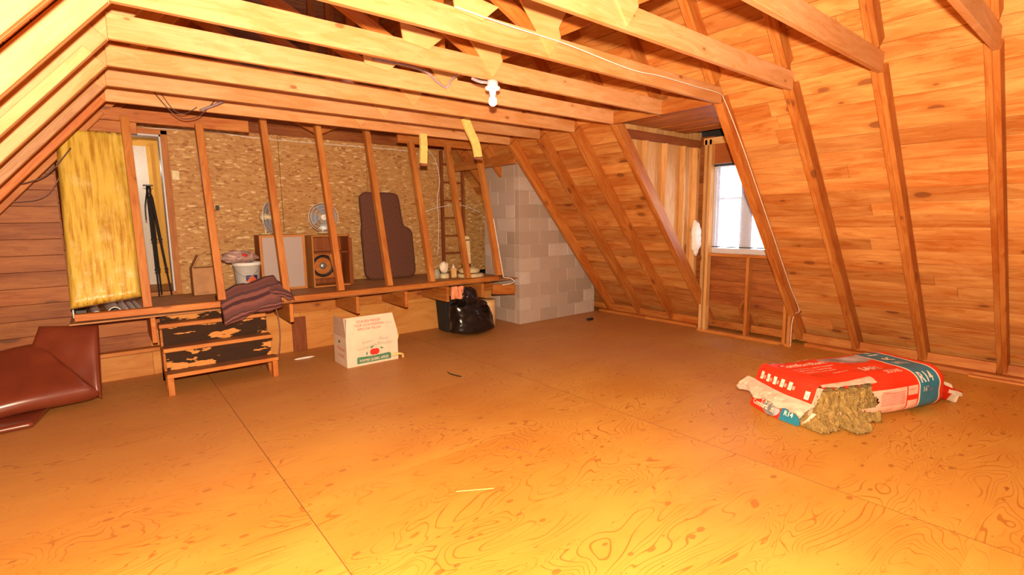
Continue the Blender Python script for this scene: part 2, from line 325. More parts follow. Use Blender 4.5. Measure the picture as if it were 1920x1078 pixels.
def stripe_material():
    m, nt, b = new_mat('striped_blanket')
    tc = nd(nt, 'ShaderNodeTexCoord'); uv = nd(nt, 'ShaderNodeUVMap')
    s = nd(nt, 'ShaderNodeSeparateXYZ', {0: uv.outputs[0]})
    v = math_(nt, 'FRACT', math_(nt, 'MULTIPLY', s.outputs[1], 6.5))
    c = ramp(nt, v, [(0.0, (0.06, 0.02, 0.025)), (0.16, (0.06, 0.02, 0.025)), (0.20, (0.22, 0.08, 0.066)), (0.34, (0.22, 0.08, 0.066)), (0.37, (0.16, 0.06, 0.06)), (0.45, (0.16, 0.06, 0.06)), (0.48, (0.13, 0.048, 0.042)), (0.66, (0.13, 0.048, 0.042)), (0.69, (0.07, 0.03, 0.035)), (0.80, (0.07, 0.03, 0.035)), (0.83, (0.20, 0.072, 0.062)), (0.97, (0.20, 0.072, 0.062))])
    n = nd(nt, 'ShaderNodeTexNoise', {'Vector': tc.outputs['Object'], 'Scale': 160.0, 'Detail': 2.0})
    nt.links.new(c, b.inputs['Base Color']); b.inputs['Roughness'].default_value = 0.95
    bump(nt, b, n.outputs[0], 0.5, 0.003); return m
M['blanket'] = stripe_material()

def step_material():
    """bare timber with the remains of black grip paint"""
    m, nt, b = new_mat('worn_step_paint')
    tc = nd(nt, 'ShaderNodeTexCoord')
    oi = nd(nt, 'ShaderNodeObjectInfo'); r = math_(nt, 'MULTIPLY', oi.outputs['Random'], 23.0)
    mp = nd(nt, 'ShaderNodeMapping', {0: tc.outputs['Object'], 'Scale': (3.2, 12, 12), 'Location': nd(nt, 'ShaderNodeCombineXYZ', {0: r, 1: r, 2: r}).outputs[0]})
    n = nd(nt, 'ShaderNodeTexNoise', {'Vector': mp.outputs[0], 'Scale': 1.0, 'Detail': 4.0, 'Roughness': 0.55})
    mp2 = nd(nt, 'ShaderNodeMapping', {0: tc.outputs['Object'], 'Scale': (2, 30, 30)})
    n2 = nd(nt, 'ShaderNodeTexNoise', {'Vector': mp2.outputs[0], 'Scale': 2.0, 'Detail': 3.0})
    w = mixc(nt, n2.outputs[0], (0.66, 0.32, 0.10), (0.50, 0.20, 0.05))
    k = mixc(nt, n2.outputs[0], (0.026, 0.013, 0.008), (0.055, 0.027, 0.015))
    nt.links.new(mixc(nt, sstep(nt, n.outputs[0], 0.43, 0.445), w, k), b.inputs['Base Color']); b.inputs['Roughness'].default_value = 0.8; b.inputs['Specular IOR Level'].default_value = 0.12
    return m
M['stepworn'] = step_material()
M['dust'] = wood('dusty_tread', (0.36, 0.20, 0.12), (0.24, 0.11, 0.06), knots=0.0, spread=0.05)
def perf_material():
    m, nt, b = new_mat('perforated_grille')
    tc = nd(nt, 'ShaderNodeTexCoord'); s = nd(nt, 'ShaderNodeSeparateXYZ', {0: tc.outputs['Object']})
    a = math_(nt, 'SINE', math_(nt, 'MULTIPLY', s.outputs[0], 330.0)); c_ = math_(nt, 'SINE', math_(nt, 'MULTIPLY', s.outputs[2], 330.0))
    f = sstep(nt, math_(nt, 'MULTIPLY', a, c_), 0.25, 0.6)
    nt.links.new(mixc(nt, f, (0.50, 0.42, 0.40), (0.22, 0.16, 0.15)), b.inputs['Base Color']); b.inputs['Roughness'].default_value = 0.6; return m
M['speakergrille'] = perf_material()

# ------------------------------------------------------------------ mesh helpers
WM = {}
def finish(bm, name, mat, parent=None, Mw=None, smooth=False, recenter=True):
    """link the bmesh as one object; geometry is in world space (Mw None) or in the frame Mw"""
    bmesh.ops.recalc_face_normals(bm, faces=bm.faces)
    if Mw is None:
        if recenter and len(bm.verts):
            xs = [v.co for v in bm.verts]
            c = V(((min(v.x for v in xs) + max(v.x for v in xs)) / 2, (min(v.y for v in xs) + max(v.y for v in xs)) / 2, min(v.z for v in xs)))
        else: c = V((0, 0, 0))
        for v in bm.verts: v.co -= c
        Mw = Matrix.Translation(c)
    me = bpy.data.meshes.new(name); bm.to_mesh(me); bm.free()
    for m in (mat if isinstance(mat, (list, tuple)) else [mat]): me.materials.append(m)
    if smooth: me.polygons.foreach_set('use_smooth', [True] * len(me.polygons))
    o = bpy.data.objects.new(name, me); COL.objects.link(o)
    if parent is not None:
        o.parent = parent; o.matrix_local = WM[parent.name].inverted() @ Mw
    else: o.matrix_world = Mw
    WM[o.name] = Mw.copy()
    return o
def tag(o, label=None, cat=None, group=None, kind=None):
    if label: o['label'] = label
    if cat: o['category'] = cat
    if group: o['group'] = group
    if kind: o['kind'] = kind
    return o
def thing(name, loc, label, cat, group=None):
    o = bpy.data.objects.new(name, None); COL.objects.link(o); o.empty_display_size = 0.1
    o.location = loc; WM[o.name] = Matrix.Translation(V(loc)); return tag(o, label, cat, group)
def struct(o): o['kind'] = 'structure'; return o
def frame(o, ex, ey):
    ex = V(ex).normalized(); ey = V(ey); ey = (ey - ex * ey.dot(ex)).normalized(); ez = ex.cross(ey)
    m = Matrix((ex, ey, ez)).transposed().to_4x4(); m.translation = V(o); return m
def box_bm(x0, x1, y0, y1, z0, z1, bev=0.0, bm=None, rnd=None, mi=0):
    bm = bm if bm is not None else bmesh.new()
    ly = (bm.verts.layers.float.get('rnd') or bm.verts.layers.float.new('rnd')) if rnd is not None else None
    vs = [bm.verts.new((x, y, z)) for x in (x0, x1) for y in (y0, y1) for z in (z0, z1)]
    fs = [bm.faces.new([vs[i] for i in q]) for q in ((0, 1, 3, 2), (4, 6, 7, 5), (0, 4, 5, 1), (2, 3, 7, 6), (0, 2, 6, 4), (1, 5, 7, 3))]
    for f in fs: f.material_index = mi
    if rnd is not None:
        for v in vs: v[ly] = rnd
    if bev > 0:
        es = list({e for f in fs for e in f.edges})
        bmesh.ops.bevel(bm, geom=es, offset=bev, segments=1, profile=0.5, affect='EDGES')
    return bm
def box(name, x0, x1, y0, y1, z0, z1, mat, parent=None, bev=0.003, rot=None):
    """a world-aligned box; grain (local X) set along its longest side"""
    d = (x1 - x0, y1 - y0, z1 - z0); c = V(((x0 + x1) / 2, (y0 + y1) / 2, (z0 + z1) / 2))
    ax = d.index(max(d)); I = [V((1, 0, 0)), V((0, 1, 0)), V((0, 0, 1))]
    Mw = frame(c, I[ax], I[(ax + 1) % 3])
    a, b, e = d[ax] / 2, d[(ax + 1) % 3] / 2, d[(ax + 2) % 3] / 2
    if rot is not None: Mw = Matrix.Translation(c) @ rot.to_4x4() @ Matrix.Translation(-c) @ Mw
    return finish(box_bm(-a, a, -b, b, -e, e, min(bev, min(d) * 0.3)), name, mat, parent, Mw)
def beam(name, p0, p1, side, w, d, mat, parent=None, bev=0.003):
    """timber from p0 to p1; w across 'side', d across the third direction, growing from the p0-p1 line (w along +side, d along ex x side)"""
    p0, p1 = V(p0), V(p1); L = (p1 - p0).length
    Mw = frame(p0, p1 - p0, side)
    return finish(box_bm(0, L, 0, w, 0, d, bev), name, mat, parent, Mw)
def tube_bm(pts, r, seg=8, bm=None, closed=False, cap=True):
    bm = bm if bm is not None else bmesh.new(); pts = [V(p) for p in pts]; n = len(pts); rings = []
    rr = r if isinstance(r, (list, tuple)) else [r] * n
    prev = None
    for i, p in enumerate(pts):
        if closed: t = pts[(i + 1) % n] - pts[(i - 1) % n]
        else: t = pts[min(i + 1, n - 1)] - pts[max(i - 1, 0)]
        t.normalize()
        if prev is None:
            a = t.cross(V((0, 0, 1)));  a = a if a.length > 0.1 else t.cross(V((1, 0, 0)))
        else: a = prev - t * prev.dot(t)
        a.normalize(); prev = a; b = t.cross(a)
        rings.append([bm.verts.new(p + (a * math.cos(2 * math.pi * j / seg) + b * math.sin(2 * math.pi * j / seg)) * rr[i]) for j in range(seg)])
    m = n if closed else n - 1
    for i in range(m):
        A, B = rings[i], rings[(i + 1) % n]
        for j in range(seg): bm.faces.new((A[j], A[(j + 1) % seg], B[(j + 1) % seg], B[j]))
    if cap and not closed:
        bm.faces.new(rings[0][::-1]); bm.faces.new(rings[-1])
    return bm
def smooth_pts(pts, n=8):
    pts = [V(p) for p in pts]; out = []
    for i in range(len(pts) - 1):
        p0, p1, p2, p3 = pts[max(i - 1, 0)], pts[i], pts[i + 1], pts[min(i + 2, len(pts) - 1)]
        for k in range(n):
            t = k / n
            out.append(0.5 * ((2 * p1) + (p2 - p0) * t + (2 * p0 - 5 * p1 + 4 * p2 - p3) * t * t + (3 * p1 - p0 - 3 * p2 + p3) * t ** 3))
    out.append(pts[-1]); return out
def cable(name, pts, r, mat, label, cat='cable', parent=None, n=8):
    o = finish(tube_bm(smooth_pts(pts, n), r, 6), name, mat, parent, smooth=True)
    if label: tag(o, label, cat)
    return o
def lathe_bm(prof, seg=24, bm=None, c=(0, 0, 0), axis=None):
    bm = bm if bm is not None else bmesh.new(); c = V(c); rings = []
    R3 = V((0, 0, 1)).rotation_difference(V(axis)).to_matrix() if axis else Matrix.Identity(3)
    for r, z in prof:
        if r < 1e-5: rings.append([bm.verts.new(c + R3 @ V((0, 0, z)))])
        else: rings.append([bm.verts.new(c + R3 @ V((r * math.cos(2 * math.pi * j / seg), r * math.sin(2 * math.pi * j / seg), z))) for j in range(seg)])
    for A, B in zip(rings, rings[1:]):
        for j in range(seg):
            k = (j + 1) % seg
            if len(A) == 1 and len(B) == 1: continue
            if len(A) == 1: bm.faces.new((A[0], B[k], B[j]))
            elif len(B) == 1: bm.faces.new((A[j], A[k], B[0]))
            else: bm.faces.new((A[j], A[k], B[k], B[j]))
    return bm
def lathe(name, prof, mat, parent=None, c=(0, 0, 0), axis=None, seg=24):
    return finish(lathe_bm(prof, seg, None, c, axis), name, mat, parent, smooth=True)
def prism_bm(poly, y0, y1, bm=None):
    """polygon of (x, z) pushed from y0 to y1"""
    bm = bm if bm is not None else bmesh.new()
    a = [bm.verts.new((x, y0, z)) for x, z in poly]; b = [bm.verts.new((x, y1, z)) for x, z in poly]
    bm.faces.new(a); bm.faces.new(b[::-1]); n = len(poly)
    for i in range(n): bm.faces.new((a[i], b[i], b[(i + 1) % n], a[(i + 1) % n]))
    return bm
def boards_bm(L, W, bw, th, gap=0.003, x0=0.0, y0=0.0, bm=None, joints=True, seed=0):
    """boards along X stacked in Y, thickness in Z"""
    bm = bm if bm is not None else bmesh.new(); rg = random.Random(seed); y = y0
    while y < y0 + W - 0.004:
        y2 = min(y + bw, y0 + W); x = x0
        while x < x0 + L - 1e-4:
            x2 = min(x + (rg.uniform(3.0, 6.0) if joints else 99), x0 + L)
            if x0 + L - x2 < 0.3: x2 = x0 + L
            dz = rg.uniform(0, 0.003)
            box_bm(x + 0.0008, x2 - 0.0008, y, y2 - gap, dz, th, 0.0015, bm, rg.random()); x = x2
        y = y2
    return bm
def text_polys(s, size=1.0, align='LEFT', bold=0.0, squeeze=1.0):
    cu = bpy.data.curves.new('t', 'FONT'); cu.body = s; cu.size = size; cu.align_x = align; cu.offset = bold * size; cu.resolution_u = 2
    o = bpy.data.objects.new('t', cu); COL.objects.link(o)
    me = bpy.data.meshes.new_from_object(o.evaluated_get(bpy.context.evaluated_depsgraph_get()))
    vs = [(v.co.x * squeeze, v.co.y) for v in me.vertices]; fs = [tuple(p.vertices) for p in me.polygons]
    bpy.data.objects.remove(o); bpy.data.meshes.remove(me); bpy.data.curves.remove(cu); return vs, fs
def put_text(bm, s, size, mapf, x=0.0, y=0.0, mi=0, align='LEFT', bold=0.0, squeeze=1.0, rot=0.0, step=0.018):
    vs, fs = text_polys(s, size, align, bold, squeeze); ca, sa = math.cos(rot), math.sin(rot); t = bmesh.new()
    nv = [t.verts.new((x + a * ca - b * sa, y + a * sa + b * ca, 0)) for a, b in vs]
    for f in fs:
        try: t.faces.new([nv[i] for i in f])
        except ValueError: pass
    if step:
        for ax in (0, 1):
            lo, hi = min(v.co[ax] for v in t.verts), max(v.co[ax] for v in t.verts); q = lo + step
            while q < hi:
                co = [0, 0, 0]; co[ax] = q; no = [0, 0, 0]; no[ax] = 1
                bmesh.ops.bisect_plane(t, geom=t.verts[:] + t.edges[:] + t.faces[:], plane_co=co, plane_no=no); q += step
    nv = {v: bm.verts.new(mapf(v.co.x, v.co.y)) for v in t.verts}
    for f in t.faces:
        try: bm.faces.new([nv[v] for v in f.verts]).material_index = mi
        except ValueError: pass
    t.free()
def put_poly(bm, pts, mapf, mi=0):
    f = bm.faces.new([bm.verts.new(mapf(*p)) for p in pts]); f.material_index = mi
def put_grid(bm, x0, x1, y0, y1, mapf, nx=8, ny=4, mi=0):
    g = [[bm.verts.new(mapf(x0 + (x1 - x0) * i / nx, y0 + (y1 - y0) * j / ny)) for j in range(ny + 1)] for i in range(nx + 1)]
    for i in range(nx):
        for j in range(ny): bm.faces.new((g[i][j], g[i + 1][j], g[i + 1][j + 1], g[i][j + 1])).material_index = mi
def fbm(p, s, k=0): return noise.noise(V(p) * s + V((k * 7.1, k * 3.3, k * 5.9)))

# ================================================================== STRUCTURE
def clip(bm, Mw, co, no):
    """throw away what lies on the positive side of a world plane"""
    inv = Mw.inverted(); c = inv @ V(co); n = (inv.to_3x3() @ V(no)).normalized()
    bmesh.ops.bisect_plane(bm, geom=bm.verts[:] + bm.edges[:] + bm.faces[:], plane_co=c, plane_no=n, clear_outer=True)
SA, CA = math.sin(ANG), math.cos(ANG)
def t_sheath(z): return (ZRIDGE + RD * CA - z) / SA
Y0, Y1 = -2.4, 7.36
T_END = t_sheath(0.0)
o = struct(finish(box_bm(-2.6, 7.2, Y0, 7.3, -0.05, 0.0), 'floor', M['floor'], None, Matrix.Identity(4)))
# right slope, with the dormer opening left out
DY0, DY1 = 2.52, 3.87
Fr = frame(RIDGE + NR * (RD + 0.02), (0, 1, 0), DR)
bm = boards_bm(DY0 - Y0, T_END, 0.146, 0.02, x0=Y0, seed=3)
boards_bm(Y1 - DY1, T_END, 0.146, 0.02, x0=DY1, seed=4, bm=bm)
boards_bm(DY1 - DY0, t_sheath(2.66), 0.146, 0.02, x0=DY0, seed=5, bm=bm)
boards_bm(DY1 - DY0, T_END - t_sheath(0.40), 0.146, 0.02, x0=DY0, y0=t_sheath(0.40), seed=6, bm=bm)
struct(finish(bm, 'wall_right', M['sheath'], None, Fr))
RDL = 0.115
Fl = frame(RIDGE + NL * RDL, (0, 1, 0), DL)
struct(finish(boards_bm(Y1 - Y0, T_END, 0.146, 0.02, x0=Y0, seed=8), 'wall_left', M['sheath'], None, Fl))
struct(finish(box_bm(Y0 - 0.1, DY0, 0, T_END + 0.6, 0, 0.01, 0), 'roof_light_block_right', M['blackmatte'], None, frame(RIDGE + NR * (RD + 0.035), (0, 1, 0), DR)))  # black sheets added outside the boards to stop light leaking through gaps
struct(finish(box_bm(DY1, 8.7, 0, T_END + 0.6, 0, 0.01, 0), 'roof_light_block_right_end', M['blackmatte'], None, frame(RIDGE + NR * (RD + 0.035), (0, 1, 0), DR)))
struct(finish(box_bm(DY0 - 0.01, DY1 + 0.01, 0, t_sheath(2.72), 0, 0.01, 0), 'roof_light_block_above_dormer', M['blackmatte'], None, frame(RIDGE + NR * (RD + 0.035), (0, 1, 0), DR)))
struct(finish(box_bm(DY0 - 0.01, DY1 + 0.01, t_sheath(0.40), T_END + 0.6, 0, 0.01, 0), 'roof_light_block_below_dormer', M['blackmatte'], None, frame(RIDGE + NR * (RD + 0.035), (0, 1, 0), DR)))
struct(finish(box_bm(Y0 - 0.1, 8.7, 0, T_END + 0.6, 0, 0.01, 0), 'roof_light_block_left', M['blackmatte'], None, frame(RIDGE + NL * (RD + 0.035), (0, 1, 0), DL)))
struct(box('wall_back_light_block', -3.0, 7.6, 8.66, 8.7, -0.1, 5.6, M['blackmatte'])); struct(box('wall_front_light_block', -3.0, 7.6, Y0 - 0.06, Y0 - 0.03, -0.1, 5.6, M['blackmatte']))  # added black shell keeping world light out of the attic
struct(box('floor_light_block', -3.0, 7.6, Y0 - 0.1, 8.7, -0.12, -0.06, M['blackmatte']))
for ya, yb in ((3.90, 3.92), (2.40, 2.415)):
    bm = box_bm(4.4, 6.5, ya, yb, 0.3, 2.82); clip(bm, Matrix.Identity(4), RIDGE + NR * RD, -NR); struct(finish(bm, 'wall_dormer_light_block', M['blackmatte'], None, Matrix.Identity(4)))
struct(box('wall_dormer_light_block', 6.50, 6.53, 2.46, 3.90, 0.42, 1.09, M['blackmatte'])); struct(box('wall_dormer_light_block', 6.525, 6.56, 2.40, 3.92, 2.29, 2.82, M['blackmatte']))  # black boxes added behind the dormer boards against sky leaks
for ya, yb in ((2.42, 2.60), (3.645, 3.90)): struct(box('wall_dormer_light_block', 6.525, 6.56, ya, yb, 1.05, 2.35, M['blackmatte']))
def gable_clip(bm, Mw):
    clip(bm, Mw, RIDGE + NR * RD, NR); clip(bm, Mw, RIDGE + NL * RD, NL)
def gable_boards(name, y, x0, x1, z0, z1, mat, seed, front=True):
    Mw = frame((0, y, 0), (1, 0, 0), (0, 0, 1))
    b = boards_bm(x1 - x0, z1 - z0, 0.15, 0.02, x0=x0, y0=z0, seed=seed); gable_clip(b, Mw)
    return struct(finish(b, name, mat, None, Mw))
gable_boards('wall_back_gable', 7.36, -2.6, 7.3, 2.70, 5.4, M['plank'], 21)
gable_boards('wall_front', Y0, -2.6, 7.2, 0.0, 5.4, M['plank'], 22)
gable_boards('wall_back_left', 6.41, -2.6, -0.29, 0.245, 3.0, M['plank'], 23)
gable_boards('wall_platform_base', 6.41, -0.29, 0.50, 0.305, 0.70, M['plank'], 24)
struct(box('trim_1', -2.2, -0.85, 6.33, 6.385, 0.245, 0.43, M['stud']))
struct(box('trim_2', -0.9, 0.50, 6.27, 6.39, 0.268, 0.306, M['stud']))
# side of the platform room, behind the batt
struct(finish(boards_bm(0.93, 2.4, 0.15, 0.018, x0=0, seed=9), 'wall_left_return', M['plank'], None, frame((-0.30, 6.41, 0.735), (0, 1, 0), (0, 0, 1))))
# strand board wall with the doorway
bm = box_bm(0.70, 1.93, 7.30, 7.315, 0.70, 2.72, 0.002); box_bm(1.935, 3.15, 7.30, 7.315, 0.70, 2.72, 0.002, bm)
box_bm(3.155, 4.37, 7.30, 7.315, 0.70, 2.72, 0.002, bm); box_bm(4.375, 5.6, 7.30, 7.315, 0.70, 2.72, 0.002, bm)
box_bm(-0.30, 0.70, 7.30, 7.315, 2.65, 2.72, 0.002, bm); box_bm(-0.30, 0.12, 7.30, 7.315, 0.70, 2.65, 0.002, bm)
struct(finish(bm, 'wall_back', M['osb'], None, Matrix.Identity(4)))
tn = 3
def door_trim(x0, x1, y0, y1, z0, z1, mat):
    global tn
    tn += 1
    return struct(box('door_1_frame' if tn == 4 else 'trim_%d' % (tn - 1), x0, x1, y0, y1, z0, z1, mat))
door_trim(0.635, 0.70, 7.24, 7.34, 0.735, 2.65, M['stud']); door_trim(0.10, 0.70, 7.24, 7.34, 2.60, 2.66, M['stud'])
door_trim(0.08, 0.14, 7.24, 7.34, 0.735, 2.60, M['stud'])
door_trim(0.615, 0.635, 7.25, 7.42, 0.765, 2.60, M['frame_white']); door_trim(0.14, 0.635, 7.25, 7.42, 2.575, 2.60, M['frame_white'])
door_trim(0.14, 0.635, 7.25, 7.42, 0.735, 0.768, M['stud'])
# hall beyond the doorway
bm = box_bm(-0.6, 0.60, 8.60, 8.62, 0.6, 2.62); box_bm(-0.62, -0.6, 7.4, 8.62, 0.6, 2.8, 0, bm)
struct(finish(bm, 'wall_hall', M['hallwhite'], None, Matrix.Identity(4)))
bm = box_bm(0.60, 1.2, 8.60, 8.62, 0.6, 2.8); box_bm(-0.6, 1.2, 7.42, 8.62, 2.78, 2.8, 0, bm); box_bm(1.18, 1.2, 7.42, 8.62, 0.6, 2.8, 0, bm)
box_bm(-0.6, 0.60, 8.60, 8.62, 2.62, 2.8, 0, bm); box_bm(0.575, 0.62, 8.55, 8.60, 0.7, 2.62, 0, bm)
box_bm(0.66, 1.2, 7.40, 7.42, 0.6, 2.8, 0, bm); box_bm(-0.6, 0.1, 7.40, 7.42, 0.6, 2.8, 0, bm)
struct(finish(bm, 'wall_hall_ochre', M['ochre'], None, Matrix.Identity(4)))
struct(box('floor_hall', -0.6, 1.2, 7.32, 8.62, 0.69, 0.735, M['panel']))
# plywood face under the platform
bm = box_bm(0.30, 1.80, 6.385, 6.40, 0.0, 0.47, 0.001, rnd=0.1); box_bm(1.802, 2.93, 6.385, 6.40, 0.0, 0.47, 0.001, bm, 0.5); box_bm(2.932, 4.75, 6.385, 6.40, 0.0, 0.47, 0.001, bm, 0.9)
box_bm(-0.90, 0.298, 6.383, 6.40, 0.0, 0.268, 0.001, bm, 0.7)
struct(finish(bm, 'wall_platform_front', M['panel'], None, Matrix.Identity(4)))
struct(box('trim_20', 0.5, 4.75, 6.36, 6.40, 0.472, 0.70, M['rafter']))
struct(box('trim_21', 1.70, 1.86, 6.355, 6.384, 0.0, 0.42, M['ladderwood']))

# right eave: plate, blocking, floor strip
bm = bmesh.new()
for k in range(-6, 9):
    a, b = ty(k) + 0.07, ty(k + 1) + 0.025
    box_bm(a, b, 0, 0.04, 0, 0.10, 0.002, bm, random.random())
struct(finish(bm, 'trim_22', M['rafter'], None, frame((6.68, 0, 0.04), (0, 1, 0), (-1, 0, 0))))
bm = bmesh.new()
for a, b in ((-2.2, 0.45), (0.46, 1.62), (1.63, 2.42), (3.86, 4.75), (4.76, 5.7)): box_bm(a, b, 0, 0.30, 0, 0.04, 0.002, bm, random.random())
for a, b in ((-1.5, 0.9), (1.2, 1.9)): box_bm(a, b, 0.30, 0.37, 0, 0.018, 0.002, bm, random.random())
struct(finish(bm, 'trim_23', M['rafter'], None, frame((6.84, 0, 0), (0, 1, 0), (-1, 0, 0))))
# left eave plate
struct(box('trim_24', -2.35, -2.05, -2.2, 6.3, 0, 0.04, M['rafter']))

# dormer shell
Mw = frame((6.47, 0, 0), (0, 1, 0), (0, 0, 1))
bm = boards_bm(DY1 - DY0, 0.66, 0.165, 0.02, x0=DY0, y0=0.40, joints=False, seed=31)
boards_bm(2.60 - DY0, 1.60, 0.165, 0.02, x0=DY0, y0=1.06, joints=False, seed=32, bm=bm); boards_bm(DY1 - 3.66, 1.60, 0.165, 0.02, x0=3.66, y0=1.06, joints=False, seed=33, bm=bm)
struct(finish(bm, 'wall_dormer_front', M['plank'], None, Mw))
struct(box('wall_dormer_header', 6.445, 6.465, 2.56, 3.72, 2.285, 2.53, M['redply'], bev=0.001))
for nm, y, sd in (('wall_dormer_left', 3.86, 34), ('wall_dormer_right', 2.50, 35)):
    Mw = frame((4.5, y, 0.3), (0, 0, 1), (1, 0, 0))
    bm = boards_bm(2.42, 2.0, 0.19, 0.02, joints=False, seed=sd); clip(bm, Mw, RIDGE + NR * (RD + 0.005), -NR)
    struct(finish(bm, nm, M['dormer'], None, Mw))
# dormer ceiling boards, with an added black sheet above to block the sky
bm = bmesh.new()
for a, b in ((4.64, 5.00), (5.003, 5.38), (5.44, 5.74), (5.80, 6.06)): box_bm(2.50, 3.84, a, b, 0, 0.02, 0.002, bm, random.random())
struct(finish(bm, 'ceiling_dormer', M['rafter'], None, frame((0, 0, 2.665), (0, 1, 0), (1, 0, 0)) @ Matrix.Diagonal((1, 1, -1, 1))))
struct(box('ceiling_dormer_light_block', 4.55, 6.75, 2.40, 3.92, 2.80, 2.82, M['blackmatte']))
def dpost(nm, *a, mat=None):
    return struct(box(nm, *a, mat or M['dormer']))
n_ = 30
for a in ((6.36, 6.45, 3.63, 3.668, 0.04, 2.60), (6.36, 6.45, 3.695, 3.733, 0.04, 2.60), (6.36, 6.45, 2.52, 2.558, 0.04, 2.60), (6.36, 6.45, 2.575, 2.613, 0.04, 2.60),
          (6.36, 6.45, 3.058, 3.096, 0.04, 1.06), (6.36, 6.47, 2.613, 3.630, 1.06, 1.098), (6.36, 6.45, 2.50, 3.75, 0.0, 0.04),
          (6.36, 6.45, 2.50, 3.75, 2.53, 2.62), (6.44, 6.47, 3.645, 3.66, 1.1, 2.3),
          ):
    n_ += 1; dpost('trim_%d' % n_, *a, mat=M['stud'] if n_ in (33, 34, 35, 36, 37) else None)
for x in (5.17, 5.575, 5.985, 6.28):
    n_ += 1; Mw = frame((x, 3.79, 0.4), (0, 0, 1), (1, 0, 0)); bm = box_bm(0, 2.11, 0, 0.038, 0, 0.07, 0.003); clip(bm, Mw, RIDGE + NR * (RD - 0.02), -NR)
    struct(finish(bm, 'trim_%d' % n_, M['dormer'], None, Mw))
n_ += 1; dpost('trim_%d' % n_, 4.72, 6.36, 3.782, 3.82, 2.50, 2.595, mat=M['ladderwood'])
n_ += 1; dpost('trim_%d' % n_, 4.44, 4.478, ty(1) + 0.07, ty(3) - 0.0, 2.597, 2.72, mat=M['rafter'])

# window with its blind
w = struct(finish(box_bm(6.452, 6.52, 2.615, 2.66, 1.10, 2.285, 0.003), 'window_1', M['frame_white'], None, Matrix.Identity(4)))
def wpart(nm, x0, x1, y0, y1, z0, z1, m): return finish(box_bm(x0, x1, y0, y1, z0, z1, 0.002), nm, m, w)
wpart('frame_side', 6.452, 6.52, 3.585, 3.632, 1.10, 2.285, M['frame_white']); wpart('frame_bottom', 6.445, 6.52, 2.66, 3.585, 1.098, 1.165, M['frame_white'])
wpart('frame_top', 6.452, 6.52, 2.66, 3.585, 2.235, 2.285, M['frame_white']); wpart('mullion', 6.458, 6.515, 3.095, 3.235, 1.165, 2.235, M['frame_white'])
wpart('glazing_bar', 6.48, 6.50, 3.235, 3.585, 1.81, 1.835, M['frame_white']); wpart('sash_stile', 6.475, 6.51, 3.235, 3.262, 1.165, 2.235, M['frame_white'])
wpart('sash_stile', 6.475, 6.51, 3.555, 3.585, 1.165, 2.235, M['frame_white'])
wpart('pane', 6.492, 6.496, 3.235, 3.585, 1.165, 2.235, M['glass']); wpart('pane', 6.492, 6.496, 2.66, 3.095, 1.165, 2.235, M['glass'])
bl = thing('window_blind', (6.43, 3.12, 1.17), 'white horizontal slat blind hanging in the dormer window', 'blind')
finish(box_bm(6.415, 6.445, 2.63, 3.622, 2.245, 2.275, 0.003), 'headrail', M['darkmetal'], bl)
bm = bmesh.new()
for i in range(48):
    z = 1.205 + i * 0.0216; box_bm(6.419, 6.443, 2.635, 3.612, z, z + 0.0026, 0, bm)
finish(bm, 'slats', M['slat'], bl)
finish(box_bm(6.42, 6.442, 2.635, 3.612, 1.178, 1.19, 0.002), 'bottom_rail', M['darkmetal'], bl)
finish(tube_bm([(6.412, 3.54, 2.25), (6.412, 3.55, 1.75)], 0.004, 6), 'wand', M['frame_white'], bl)
bm = bmesh.new()
for y in (3.48, 3.36, 2.86): tube_bm([(6.431, y, 2.25), (6.431, y, 1.18)], 0.0012, 4, bm)
finish(bm, 'ladder_cord', M['frame_white'], bl)

